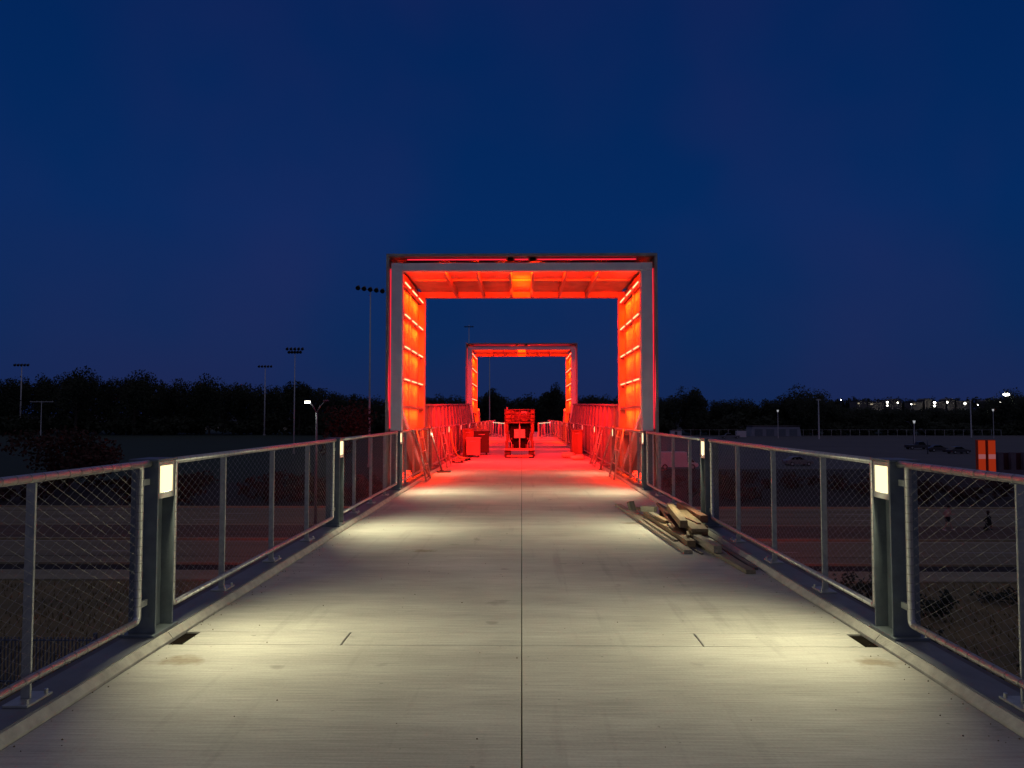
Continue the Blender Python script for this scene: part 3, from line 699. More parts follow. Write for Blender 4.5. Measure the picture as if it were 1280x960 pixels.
# ---------------------------------------------------------------- the pile of timber
def wood(name, c1, c2): return mat(name, c1, c2, 5, 0.75, stretch=(6, 0.6, 6), bump=0.25, detail=8)
W1 = wood('grey_lumber', (0.20, 0.17, 0.14), (0.10, 0.085, 0.07))
W2 = wood('pine_lumber', (0.22, 0.155, 0.10), (0.10, 0.068, 0.042))
W3 = wood('red_lumber', (0.20, 0.085, 0.055), (0.11, 0.045, 0.03))
W4 = wood('white_lumber', (0.30, 0.27, 0.23), (0.14, 0.125, 0.105))
def plank(label, a, b, wx, wz, m, name='timber_plank', roll=0):
    a = Vector(a); b = Vector(b); L_ = (b - a).length
    bm = MB(); seg = max(3, int(L_ / 0.35))
    k0 = 0
    for i in range(seg + 1):
        y = L_ * i / seg; dx = 0.0015 * noise.noise(Vector((y * 1.3, a.x * 9, a.z * 7))); dz = 0.001 * noise.noise(Vector((y * 1.7, a.y * 9, 3)))
        for px, pz in ((-1, -1), (1, -1), (1, 1), (-1, 1)): bm.v.append((px * wx / 2 + dx, y, pz * wz / 2 + dz))
        if i:
            for q in range(4):
                q2 = (q + 1) % 4; bm.f.append(((i - 1) * 4 + q, (i - 1) * 4 + q2, i * 4 + q2, i * 4 + q))
    bm.f.append((0, 1, 2, 3)); bm.f.append(tuple(seg * 4 + q for q in (3, 2, 1, 0)))
    o = bm.build(name, m, bevel=0.003)
    d = (b - a).normalized(); x = d.cross(Vector((0, 0, 1))).normalized(); z = x.cross(d)
    mm = Matrix((x, d, z)).transposed().to_4x4() @ Matrix.Rotation(roll, 4, 'Y'); mm.translation = a
    o.matrix_world = mm
    tag(o, label, 'timber', 'loose timber dumped by the car-park railing')
    return o
plank('long thin pale plank flat on the deck, outermost toward the centre line', (1.84, 8.25, 0.022), (1.63, 12.6, 0.022), 0.10, 0.04, W4)
plank('short splintered offcut laid along the outermost pale plank', (1.82, 8.8, 0.055), (1.74, 10.6, 0.055), 0.045, 0.022, W1, 'timber_offcut')
plank('thick square pine beam with dark end, beside the outermost plank', (1.94, 8.55, 0.05), (1.86, 11.1, 0.05), 0.10, 0.09, W2, 'timber_beam')
plank('rough plank lying under the pine beam', (1.90, 9.6, 0.02), (1.74, 12.0, 0.02), 0.09, 0.035, W1)
plank('long grey plank end sticking out nearest the kerb and camera', (2.20, 7.2, 0.022), (2.06, 9.6, 0.022), 0.10, 0.04, W1)
plank('white block standing on the plank that points to the camera', (2.11, 8.05, 0.085), (2.06, 8.8, 0.085), 0.09, 0.08, W4, 'timber_block')
plank('wide pale board lying across the middle of the pile', (2.11, 8.85, 0.165), (2.25, 10.5, 0.185), 0.20, 0.038, W2, 'timber_board')
plank('square beam with dark end resting on top of the wide board', (1.98, 9.12, 0.20), (2.10, 10.55, 0.235), 0.095, 0.09, W2, 'timber_beam')
plank('reddish wide plank tilted between the offcuts and the top beam', (1.96, 9.25, 0.10), (2.17, 11.6, 0.13), 0.17, 0.035, W3, roll=0.5)
plank('reddish beam lying along the kerb under the railing', (2.32, 9.5, 0.21), (2.40, 11.3, 0.17), 0.10, 0.09, W3, 'timber_beam')
plank('dark beam under the reddish one, hard against the kerb', (2.29, 9.4, 0.075), (2.30, 11.0, 0.075), 0.11, 0.12, W3, 'timber_beam')
plank('short stub beam propping up the wide pale board', (2.10, 8.95, 0.075), (2.15, 10.4, 0.075), 0.11, 0.125, W2, 'timber_beam')
plank('pale offcut block at the far end of the pile', (2.00, 11.15, 0.13), (1.82, 11.25, 0.13), 0.16, 0.08, W4, 'timber_block')
plank('splintered upright scrap at the far corner of the pile', (1.76, 11.75, 0.0), (1.72, 11.8, 0.17), 0.12, 0.05, W1, 'timber_scrap')
plank('little wedge of wood between the pine beam and the red plank', (1.93, 9.9, 0.12), (1.88, 10.35, 0.12), 0.08, 0.04, W2, 'timber_scrap')
plank('small bright chip of wood on top of the pine beam', (1.95, 9.35, 0.115), (1.91, 9.6, 0.125), 0.07, 0.03, W4, 'timber_scrap')
plank('second bright chip of wood, behind the first on the beam', (1.90, 10.4, 0.115), (1.86, 10.7, 0.13), 0.08, 0.03, W4, 'timber_scrap')
plank('thin lath in front of the kerb beside the long grey plank', (2.31, 7.4, 0.012), (2.30, 9.0, 0.012), 0.05, 0.02, W1, 'timber_lath')
for t_, a_, b_, w_, h_, m_ in (('short splinter lying across the gap before the top beam', (1.95, 8.75, .115), (2.02, 9.1, .12), .03, .02, W2), ('thin splinter fallen on the deck inside the long pale plank', (1.98, 8.2, .01), (1.93, 8.7, .01), .03, .015, W1),
        ('broken lath on top of the wide pale board', (2.19, 9.2, .195), (2.13, 9.8, .2), .04, .015, W3), ('small offcut on the deck beyond the pale far block', (1.95, 11.9, .02), (1.90, 12.2, .02), .08, .035, W2),
        ('dark chunk of wood between the far block and the kerb', (2.15, 11.3, .05), (2.2, 11.6, .06), .12, .09, W3), ('thin dark lath along the pine beam side', (2.08, 8.9, .015), (1.90, 11.3, .015), .04, .025, W3)):
    plank(t_, a_, b_, w_, h_, m_, 'timber_scrap')
# a little grit swept against the kerbs
gr = MB(); rr = random.Random(3)
for k in range(260):
    s_ = rr.choice((-1, 1)); y = rr.uniform(2.4, 12); x = s_ * (HW - abs(rr.gauss(0, 0.10)) - 0.01)
    if rr.random() < 0.25: x = rr.uniform(-2.2, 2.2)
    gr.octa((x, y, 0.002), rr.uniform(0.002, 0.006))
tag(gr.build('grit', mat('grit_brown', (0.12, 0.085, 0.06), None, 30, 0.9)), 'scattered brown grit and crumbs on the deck', 'grit', kind='stuff')

# ================================================================== BACKGROUND
M_leaf = mat('night_foliage', (0.030, 0.040, 0.020), (0.012, 0.017, 0.009), 0.6, 0.9)
M_leaf_r = mat('rusty_foliage', (0.055, 0.026, 0.018), (0.022, 0.012, 0.009), 0.8, 0.9)
M_bark = mat('bark', (0.05, 0.04, 0.032), (0.03, 0.024, 0.02), 3, 0.9, bump=0.5)
def crown(b, c, rx, rz, n, leaf, seed):
    q = random.Random(seed); c = Vector(c)
    lob = [(Vector((q.uniform(-.62, .62) * rx, q.uniform(-.62, .62) * rx, q.uniform(-.55, .62) * rz)), q.uniform(.3, .6)) for _ in range(12)]
    for k in range(n):
        o, s = q.choice(lob)
        d = Vector((q.gauss(0, 1), q.gauss(0, 1), q.gauss(0, 1))).normalized() * (q.random() ** 0.4)
        p = c + o + Vector((d.x * rx * s, d.y * rx * s, d.z * rz * s))
        u = Vector((q.gauss(0, 1), q.gauss(0, 1), q.gauss(0, 1))).normalized(); v = u.orthogonal().normalized(); l = leaf * q.uniform(.6, 1.3)
        i = len(b.v); b.v += [tuple(p + u * l), tuple(p + v * l * .6), tuple(p - u * l), tuple(p - v * l * .6)]; b.f.append((i, i + 1, i + 2, i + 3))
def pxx(px, d): return math.tan(math.atan((px - 640) / 924) - R(0.744)) * d
def topz(py, d): return EYE + (521 - py) / 924 * d
prof = [(-60, 466), (0, 468), (40, 466), (75, 463), (95, 457), (115, 461), (140, 466), (168, 465), (180, 471), (200, 474), (215, 470), (240, 475), (262, 471), (300, 475), (340, 479), (360, 480), (372, 477), (400, 479), (415, 482), (450, 487), (480, 494), (540, 491), (560, 490), (590, 492), (605, 492), (615, 484), (625, 491), (650, 493), (672, 486), (680, 492), (685, 483), (697, 482), (705, 491), (730, 489), (760, 491), (800, 492), (825, 489), (845, 489), (860, 484), (872, 486), (880, 491), (905, 495), (930, 492), (955, 497), (972, 490), (985, 484), (1005, 484), (1026, 481), (1034, 488), (1048, 497), (1075, 500), (1120, 503), (1180, 503), (1220, 500), (1240, 492), (1262, 487), (1300, 486), (1350, 484)]
def ptop(px):
    for (a, b_), (c, d) in zip(prof[:-1], prof[1:]):
        if a <= px <= c: return b_ + (d - b_) * (px - a) / (c - a)
    return 490
D_T = 320
wood_b = MB(); px = -520; k = 0; rr = random.Random(11)
while px < 1800:
    town = 1050 < px < 1225
    if True:
        d = D_T + rr.uniform(-12, 25); zt = topz((ptop(px) + rr.uniform(3.2, 5.2) + (1.5 if px > 800 else 0)) if not town else rr.uniform(509, 511.5), d); h = zt - GZ
        crown(wood_b, (pxx(px, d), d, GZ + h * 0.56), 5.2 + rr.uniform(0, 1.6), h * 0.44, 1900 if -60 < px < 1350 else 600, 0.42 if -60 < px < 1350 else 0.8, k)
    px += rr.uniform(6.5, 9); k += 1
for k in range(150):
    px = rr.uniform(-50, 1350); d = D_T - 18 + rr.uniform(0, 12)
    h = rr.uniform(6, 10) if px < 1035 else rr.uniform(4, 7.5); crown(wood_b, (pxx(px, d), d, GZ + h * 0.45), 6, h * 0.5, 300, 0.9, 500 + k)
for k in range(60):
    px = 1040 + k * 5; d = 660; zt = topz(rr.uniform(495.5, 500.5), d); crown(wood_b, (pxx(px, d), d, zt - 7), 6, 7, 260, 1.1, 2000 + k)
tag(wood_b.build('woods', M_leaf), 'long dark band of woods behind the fields', 'woods', kind='stuff')
def tree(label, px, py, d, rx, m=M_leaf, n=3200, leaf=0.45, grp='trees standing above the dark woods', name='tree'):
    x = pxx(px, d); z = topz(py, d); h = z - GZ
    r = empty(name, (x, d, GZ)); tag(r, label, 'tree', grp)
    b = MB(); crown(b, (0, 0, h * 0.60), rx, h * 0.42, n, leaf, int(px * 7 + py)); cr_ = b.build('crown', m, r)
    t = MB(); t.tube([(0, 0, -0.2), (0.2, 0, h * .3), (-0.1, 0.1, h * .6)], [h * .022, h * .016, h * .007], 8)
    for a in range(5):
        an = a * 1.3; t.tube([(0.1, 0, h * (.3 + .05 * a)), (math.cos(an) * rx * .6, math.sin(an) * rx * .6, h * (.5 + .06 * a))], [h * .009, h * .003], 5)
    t.build('trunk', M_bark, r)
for a in (('broad dark tree making the highest hump at the playing-field end of the woods', 95, 456, 300, 9), ('dark tree with ragged top, second hump beside the highest one', 168, 464, 300, 8),
          ('dark tree between the two far floodlight masts over the playing field', 262, 470, 300, 8), ('rounded dark tree behind the twin-bar floodlight mast', 374, 476, 300, 7),
          ('dark tree framed by the far portal, beside the lone mast', 616, 483, 290, 4), ('pale-gapped dark tree framed by the far portal, nearer its middle', 690, 481, 290, 5.5),
          ('dark tree just outside the near portal, over the car park', 866, 483, 300, 6), ('tall dense tree clump over the car park by the pale pole', 1010, 480, 300, 9),
          ('dark tree on the town ridge nearest the picture edge', 1262, 486, 330, 10)): tree(*a)
tree('rust-brown leafy tree on the slope below the deck, playing-field side', 88, 536, 74, 5.0, M_leaf_r, 3200, 0.22, 'trees on the slope', 'tree')
tree('small rust-brown tree beside the double street lamp', 430, 505, 95, 3.6, M_leaf_r, 1600, 0.25, 'trees on the slope', 'tree')
# scrub on the far verge
sb = MB(); rr = random.Random(5)
for k in range(170):
    x = rr.uniform(-85, 85); y = rr.uniform(63.5, 82)
    if abs(x) < 4: continue
    h = rr.uniform(0.8, 2.2); crown(sb, (x, y, GZ + h * .45), rr.uniform(.9, 1.8), h * .5, 130, 0.22, k)
tag(sb.build('scrub', M_leaf_r), 'low dark scrub on the verge beyond the road', 'scrub', kind='stuff')
nb = MB(); rr = random.Random(9)
for k in range(46):
    x = rr.uniform(10, 28); y = rr.uniform(19, 31)
    h = rr.uniform(0.3, 0.9) if x < 0 else rr.uniform(0.5, 1.5); crown(nb, (x, y, GZ + h * .45), rr.uniform(.5, 1.3), h * .5, 260, 0.09, 900 + k)
tag(nb.build('undergrowth', M_leaf), 'dark undergrowth on the bank beside the bridge', 'undergrowth', kind='stuff')
# grass tufts on the near bank
gt = MB(); rr = random.Random(21)
for k in range(9000):
    s_ = rr.choice((-1, 1)); x = s_ * rr.uniform(5, 36); y = rr.uniform(15, 33.5); h = rr.uniform(.08, .28); a = rr.uniform(0, 6.28); i = len(gt.v)
    gt.v += [(x - .03 * math.cos(a), y - .03 * math.sin(a), GZ), (x + .03 * math.cos(a), y + .03 * math.sin(a), GZ), (x + rr.uniform(-.08, .08), y + rr.uniform(-.08, .08), GZ + h)]; gt.f.append((i, i + 1, i + 2))
tag(gt.build('grass', M_grass), 'rough brown-green grass on the bank below the deck', 'grass', kind='stuff')

# picket fence on the bank, lower corner on the playing-field side
r = empty('picket_fence', (-16, 20.7, GZ)); tag(r, 'black steel picket fence on the bank below the near railing', 'fence')
pk = MB().box(-0.014, 0.014, -0.014, 0.014, 0.02, 1.38).mesh('picket', M_post)
for k in range(84): link('picket', pk, r).location = (-4.2 + k * 0.1, 0, 0)
for z in (0.15, 1.28): MB().box(-4.25, 4.15, -0.02, 0.02, z, z + 0.04).build('fence_rail', M_post, r)
for k in range(4): MB().box(-4.3 + k * 2.8, -4.22 + k * 2.8, -0.04, 0.04, 0, 1.5).build('fence_post', M_post, r)

# sports field floodlight masts
M_mast = mat('mast_steel', (0.62, 0.62, 0.62), (0.5, 0.5, 0.5), 2, 0.6, 0.0)
M_lampdark = mat('floodlight_body', (0.02, 0.022, 0.03), (0.012, 0.013, 0.018), 3, 0.6)
def mast(label, px, py, d, wid, rows, r0=0.16, tilt=0.0):
    x = pxx(px, d); h = topz(py, d) - GZ
    r = empty('floodlight_mast', (x, d, GZ)); tag(r, label, 'floodlight mast', 'floodlight masts over the playing fields')
    MB().tube([(0, 0, -0.1), (0, 0, h * .5), (0, 0, h + 0.3)], [r0 * 1.25, r0, r0 * .6], 10).build('pole', M_mast, r, smooth=True)
    MB().tube([(0, 0, -0.1), (0, 0, 0.5)], r0 * 2, 12).build('footing', M_kerb, r)
    for j in range(rows):
        z = h - j * wid * 0.17
        w_ = wid * (1 - 0.25 * j)
        MB().beam((-w_ / 2, 0, z + w_ * .5 * tilt), (w_ / 2, 0, z - w_ * .5 * tilt), wid * .02, wid * .02).build('crossarm', M_mast, r)
        n = 5
        for k in range(n):
            u = -w_ / 2 + w_ * (k + .5) / n; s = wid * .075
            f = MB(); f.tube([(u, s * .6, z + s * 1.1 - u * tilt), (u, -s * .5, z + s * .2 - u * tilt), (u, -s * 1.0, z - s * .15 - u * tilt)], [s * .45, s * .95, s * 1.05], 10); f.build('floodlight', M_lampdark, r)
mast('tallest floodlight mast, its crossarm touching the near portal', 462, 361, 110, 4.6, 1, 0.13, 0.13)
mast('floodlight mast with two stacked crossarms, standing behind the lit street lamp', 368, 436, 150, 3.9, 2, 0.12)
mast('pale floodlight mast with one thin crossarm, left of the twin-bar one', 331, 458, 300, 6.2, 1, 0.24)
mast('floodlight mast at the far end of the field near the picture edge', 26, 456, 310, 7.0, 1, 0.26)
mast('dark floodlight mast seen just above the far portal corner', 586, 408, 130, 1.7, 1, 0.09)
mast('slim pale mast framed by the far portal opening', 612, 446, 130, 0.9, 1, 0.09)
# utility poles
def upole(label, px, py, d, wid=5.0, r0=.14):
    r = empty('utility_pole', (pxx(px, d), d, GZ)); tag(r, label, 'utility pole'); h = topz(py, d) - GZ
    MB().tube([(0, 0, -.1), (0, 0, h)], [r0 * 1.2, r0 * .8], 8).build('pole', M_mast, r)
    MB().box(-wid / 2, wid / 2, -.06, .06, h - .4, h - .22).build('crossarm', M_mast, r)
    for u in (-.45, -.2, .2, .45): MB().tube([(u * wid, 0, h - .22), (u * wid, 0, h + .05)], .06, 6).build('insulator', M_mast, r)
upole('dim utility pole with wide crossarm at the playing-field edge', 52, 501, 260, 8.5, .12)
upole('pale tall pole with short crossarm at the car park edge', 1023, 499, 250, 1.6, .22)
upole('pale pole standing below the town lights', 1213, 500, 270, 0.8, .2)
# street lamps
def street_lamp(label, x, d, h, arms, lit, M_on, grp='street lamps', hs=0.2, arm=0.62):
    r = empty('street_lamp', (x, d, GZ)); tag(r, label, 'street lamp', grp)
    MB().tube([(0, 0, -.1), (0, 0, h * .5), (0, 0, h - arm * 1.3)], [.11, .09, .07], 8).build('pole', M_post, r, smooth=True)
    for a, on in zip(arms, lit):
        MB().tube([(0, 0, h - arm * 1.35), (a * arm * .45, 0, h - arm * .5), (a * arm * .8, 0, h - .08), (a * arm * 1.05, 0, h)], [.05, .045, .04, .04], 6).build('arm', M_post, r, smooth=True)
        hd = MB().box(a * arm * 1.05 - hs * 0.9, a * arm * 1.05 + hs * 0.9, -.16, .16, h, h + .1).build('lamp_head', M_post, r, bevel=.02)
        if on: MB().box(a * arm * 1.05 - hs * .8, a * arm * 1.05 + hs * .8, -.14, .14, h - .12, h - .003).build('lit_lens', M_on, r)
M_st = emit('street_lens', (1, .92, .72), 40)
M_far = emit('town_lamp_glow', (1, .95, .8), 14, False)
M_far_dim = emit('dim_lamp_glow', (.9, .92, 1), .4, False)
street_lamp('double-armed street lamp on the median with only one head lit', pxx(396, 52), 52, 8.6, (-1, 1), (True, False), M_st)
street_lamp('small unlit-looking lamp post with arm, nearer of the two by the dark cars', pxx(1158, 150), 150, 5.0, (-1,), (False,), M_st, 'car park lamps', .3, 1.2)
street_lamp('small lamp post with faint light, farther of two by the dark cars', pxx(1141, 190), 190, 6.2, (-1,), (False,), M_st, 'car park lamps', .3, 1.4)

# town on the ridge
M_house = mat('town_wall', (0.16, 0.145, 0.13), (0.10, 0.09, 0.085), .1, .8)
M_roof = mat('town_roof', (0.10, 0.09, 0.09), (0.06, .055, .055), .2, .8)
M_win = emit('lit_window', (1, .85, .6), .35, False)
def house(label, px0, px1, py0, py1, d, gable=False):
    x0, x1 = pxx(px0, d), pxx(px1, d); z0, z1 = topz(py1, d), topz(py0, d)
    r = empty('town_building', ((x0 + x1) / 2, d, z0 - 1)); tag(r, label, 'building', 'pale buildings on the town ridge'); w_ = (x1 - x0) / 2; h = z1 - z0 + 1
    h *= 0.9; MB().box(-w_, w_, 0, 12, -4, h).build('wall', M_house, r)
    if gable: MB().prism([(-w_ - .5, h), (w_ + .5, h), (0, h + w_ * .45)], 'y', -.5, 12.5).build('roof', M_roof, r)
    else: MB().box(-w_ - .3, w_ + .3, -.3, 12.3, h, h + .5).build('roof', M_roof, r)
    n = max(2, int(w_ * 2 / 5))
    for k in range(n): MB().box(-w_ + (k + .3) * 2 * w_ / n, -w_ + (k + .62) * 2 * w_ / n, -.06, .0, h * .5, h * .72).build('window', M_win if (k * 7 + int(px0)) % 5 == 0 else M_roof, r)
for i, (a, b_, c, d_, g_, t_) in enumerate(((1070, 1084, 501, 507, False, 'long low pale shed, first of the town buildings'), (1085, 1104, 502, 508, False, 'long low shed just before the first bright town lamp'),
        (1112, 1127, 501, 507, True, 'small gabled house between the first pairs of town lamps'), (1140, 1153, 502, 508, False, 'pale flat-roofed building in the middle of the town'),
        (1156, 1164, 499, 507, True, 'tall gabled white house in the middle of the town'), (1171, 1182, 502, 507, False, 'low building beside the brightest double town lamp'),
        (1184, 1193, 499, 507, True, 'gabled house past the brightest double lamp'), (1196, 1214, 501, 508, False, 'wide pale hall behind the pale pole'),
        (1232, 1238, 501, 506, True, 'small house at the foot of the dark ridge tree'), (1252, 1270, 500, 508, False, 'pale hall under the big floodlight near the picture edge'))):
    house(t_, a, b_, c, d_, 600, g_)
def town_lamp(label, px, py, d, s, base):
    x = pxx(px, d); z = topz(py, d); r = empty('town_lamp', (x, d, z - base)); tag(r, label, 'street lamp', 'bright lamps on the town ridge')
    MB().tube([(0, 0, 0), (0, 0, base)], .15, 6).build('pole', M_post, r)
    b = MB(); b.tube([(0, -s * .2, base + s * .5), (0, -s * .1, base), (0, 0, base - s * .5)], [s * .3, s * .6, s * .3], 10); b.build('glowing_head', M_far, r, smooth=True)
for px, py, s, t in ((1109, 503, 2.0, 'upper lamp of the first double town lamp'), (1109, 507, 1.5, 'lower lamp of the first double town lamp'), (1122, 503.5, 1.3, 'single town lamp by the gabled house'), (1139, 505.5, 1.3, 'faint town lamp before the flat-roofed building'),
        (1168, 503.5, 2.6, 'upper lamp of the brightest double town lamp'), (1168, 507.5, 2.0, 'lower lamp of the brightest double town lamp'), (1184, 503, 1.7, 'town lamp at the gabled house past the double lamp'), (1206, 504.5, 2.3, 'bright town lamp in front of the wide hall'),
        (1222, 506.5, 1.2, 'small town lamp past the pale pole'), (1251, 503, 2.0, 'upper lamp beside the hall near the picture edge'), (1251, 508, 1.3, 'lower lamp beside the hall near the picture edge'), (1276, 506.5, 1.4, 'last town lamp at the picture edge'),
        (1051, 500, 1.1, 'lone faint lamp over the start of the town')):
    town_lamp(t, px, py, 590, s * 0.62, 6)
# big floodlight on the ridge
r = empty('ridge_floodlight', (pxx(1258, 330), 330, GZ)); tag(r, 'big bright floodlight shining in the trees above the town', 'floodlight'); h = topz(493.5, 330) - GZ
MB().tube([(0, 0, 0), (0, 0, h)], .15, 6).build('pole', M_post, r)
b = MB(); b.tube([(-1.4, 0, h + .1), (-.6, -.1, h), (.8, -.1, h), (1.5, 0, h - .15)], [.15, .6, .6, .1], 8); b.build('glowing_head', M_far, r, smooth=True)
for px, py, d, t in ((972, 515, 260, 'small dim lamp on a post above the long shed'), (1142, 529, 200, 'small dim lamp on a thin post beyond the car park'), (1241, 514, 260, 'small dim lamp below the ridge floodlight')):
    r = empty('path_lamp', (pxx(px, d), d, GZ)); tag(r, t, 'lamp post', 'small dim lamp posts'); h = topz(py, d) - GZ
    MB().tube([(0, 0, 0), (0, 0, h)], .1, 6).build('pole', M_mast, r)
    MB().tube([(0, 0, h), (0, 0, h + .7)], [.2, .35], 8).build('lamp_head', M_far_dim, r)
# field fence with posts
def field_fence(label, x0, x1, y, h, n):
    r = empty('field_fence', (x0, y, GZ)); tag(r, label, 'fence', 'fences round the fields')
    pm_ = MB().tube([(0, 0, 0), (0, 0, h)], .06, 6).mesh('fence_post', M_mast)
    for k in range(n): link('fence_post', pm_, r).location = ((x1 - x0) * k / (n - 1), 0, 0)
    MB().beam((0, 0, h - .05), (x1 - x0, 0, h - .05), .05, .05).build('fence_rail', M_mast, r)
field_fence('thin post-and-rail field fence beyond the car park', 60, 190, 296, 2.4, 36)
field_fence('thin post-and-rail fence along the far side of the playing field', -230, -60, 380, 1.6, 30)

# vehicles
M_carw = mat('white_car_paint', (0.55, 0.55, 0.59), (0.46, 0.46, 0.5), 1, 0.35)
M_card = mat('dark_car_paint', (0.05, 0.052, 0.065), (0.035, .036, .045), 1, .3)
M_cars = mat('silver_car_paint', (0.17, 0.18, 0.20), (0.14, .145, .165), 1, .3, .3)
M_glass = mat('car_glass', (0.015, 0.018, 0.022), (0.01, .012, .015), 1, .12)
def car(name, label, cat, x, y, rz, m, kind='car', L_=4.5, grp=None):
    r = empty(name, (x, y, GZ + .03), rz); tag(r, label, cat, grp); h = L_ / 2; W = .88
    if kind == 'car':
        body = [(-h, .35), (-h, .75), (-h + .15, .92), (-h + .9, .98), (h - 1.2, .95), (h - .1, .78), (h, .6), (h, .35), (h - .3, .25), (-h + .3, .25)]
        cab = [(-h + .55, .97), (-h + 1.15, 1.42), (h - 2.1, 1.45), (h - 1.25, .95)]
    elif kind == 'pickup':
        body = [(-h, .45), (-h, 1.05), (-.3, 1.05), (h - 1.3, 1.05), (h - .08, .98), (h, .8), (h, .45), (h - .3, .36), (-h + .3, .36)]
        cab = [(-.35, 1.05), (-.2, 1.75), (h - 1.9, 1.78), (h - 1.25, 1.05)]
    else:
        body = [(-h, .45), (-h, 2.5), (h - 1.6, 2.5), (h - 1.5, 1.05), (h - .1, .95), (h, .8), (h, .45), (h - .3, .36), (-h + .3, .36)]
        cab = [(h - 1.52, 1.0), (h - 1.5, 1.85), (h - 1.0, 1.85), (h - .45, 1.0)]
    MB().prism(body, 'y', -W, W).build('body', m, r, bevel=.05)
    c = MB().prism(cab, 'y', -W + .1, W - .1).build('cabin', m, r, bevel=.04)
    gl = [(u * .93 + (cab[1][0] + cab[2][0]) / 2 * .07, 1.0 + (v - .98) * .85 if v > 1.1 else v + .03) for u, v in cab]
    MB().prism(gl, 'y', -W + .085, -W + .098).build('side_window', M_glass, r)
    MB().prism(gl, 'y', W - .098, W - .085).build('side_window', M_glass, r)
    wr = .34 if kind == 'car' else .40
    for a in (-h + .85, h - .85):
        for s_ in (-1, 1):
            wl = MB().tube([(a, s_ * (W - .2), wr), (a, s_ * (W + .02), wr)], wr, 18).build('wheel', M_rubber, r)
            MB().tube([(a, s_ * (W + .021), wr), (a, s_ * (W + .035), wr)], wr * .55, 12).build('rim', M_galv, wl)
    for s_ in (-1, 1):
        MB().box(h - .02, h + .012, s_ * .5, s_ * .78, .62, .74).build('headlight', M_machw, r)
        MB().box(-h - .012, -h + .02, s_ * .55, s_ * .8, .7, .84).build('tail_light', W3, r)
G_c = 'vehicles parked in the car park'
car('parked_car', 'silver car parked just beyond the second light post, car-park side', 'car', pxx(996, 114), 114, 0.1, M_cars, 'car', 4.3, G_c)
car('box_van', 'pale box van parked close behind the car-park railing', 'van', pxx(846, 106), 106, 0.0, M_carw, 'van', 5.6, G_c)
car('pickup_truck', 'dark pickup truck towing a pale boxed load, beside the long shed', 'pickup truck', pxx(912, 258), 258, math.pi, M_cars, 'pickup', 6.2, G_c)
o = MB().box(-1.6, 1.6, -1, 1, .45, 2.6).build('load', M_carw); o.location = (pxx(926, 258), 258.5, GZ + 0.03); tag(o, 'white boxed load standing beside the pickup truck', 'container')
car('parked_car', 'dark car parked nearest the two orange panels', 'car', pxx(1196, 152), 152, 0.2, M_card, 'car', 4.6, G_c)
car('parked_car', 'dark car between the orange panels and the thin lamp post', 'car', pxx(1172, 160), 160, -0.1, M_card, 'car', 4.4, G_c)
car('pickup_truck', 'dark pickup farther back behind the thin lamp posts', 'pickup truck', pxx(1146, 172), 172, 0.1, M_card, 'pickup', 5.6, G_c)
# pale cabin and long shed
r = empty('site_cabin', (pxx(844, 262), 262, GZ)); tag(r, 'small pale cabin at the far side of the car park', 'cabin')
MB().box(-1.8, 1.8, -1.2, 1.2, .3, 2.7).build('wall', M_carw, r, bevel=.05); MB().box(-2, 2, -1.4, 1.4, 2.7, 2.85).build('roof', M_roof, r); MB().box(-.5, .4, -1.23, -1.2, .35, 2.3).build('door', M_card, r)
r = empty('long_shed', (pxx(969, 285), 285, GZ)); tag(r, 'long low grey shed at the far side of the car park', 'shed')
MB().prism([(-9.5, 0), (9.8, 0), (9.2, 3.6), (-8.6, 3.9)], 'y', 0, 8).build('wall', mat('shed_wall', (0.24, .27, .33), None, .3, .8), r); MB().box(-9, 9.6, -.3, 8.3, 3.9, 4.1).build('roof', M_roof, r)
for k in range(4): MB().box(-8 + k * 4.4, -5 + k * 4.4, -.05, 0, .2, 2.8).build('shutter', M_post, r)
# orange panels on the terrace and slotted wall
M_or = mat('orange_board', (0.75, 0.10, 0.025), (0.62, 0.075, 0.02), .6, .6)
M_orl = emit('orange_board_lit', (1, .075, .02), .26, False)
for px, t in ((1225.5, 'tall orange illuminated panel, nearer the light posts'), (1238, 'tall orange illuminated panel, nearer the slotted wall')):
    r = empty('orange_panel', (pxx(px, 90), 90, GZ)); tag(r, t, 'orange panel', 'pair of tall orange panels'); hw = .47
    MB().box(-hw, hw, 0, .5, .55, 4.75).build('case', M_or, r, bevel=.03)
    MB().box(-hw + .05, hw - .05, -.02, 0, .65, 4.65).build('lit_face', M_orl, r)
    MB().box(-hw + .05, hw - .05, -.035, -.021, 2.45, 3.0).build('label_band', emit('pale_band', (1, .30, .32), .26, False), r)
    MB().box(-hw, hw, -.1, .6, -.05, .54).build('plinth', M_post, r)
r = empty('slotted_wall', (pxx(1246, 93), 93, GZ)); tag(r, 'low grey wall with upright slots beside the orange panels', 'wall')
M_sw = mat('slotted_wall_concrete', (0.14, 0.115, 0.15), (0.10, .085, .11), 1, .85)
for k in range(9): MB().box(k * 1.55, k * 1.55 + .62, 0, .5, .9, 3.1).build('pier', M_sw, r, bevel=.02)
MB().box(-1, 14, -.1, .6, -.05, .9).build('base', M_sw, r); 
MB().box(-1, 14, .9, 1.1, 0, 3.0).build('back_board', mat('maroon_board', (.10, .03, .04), None, 2, .8), r)

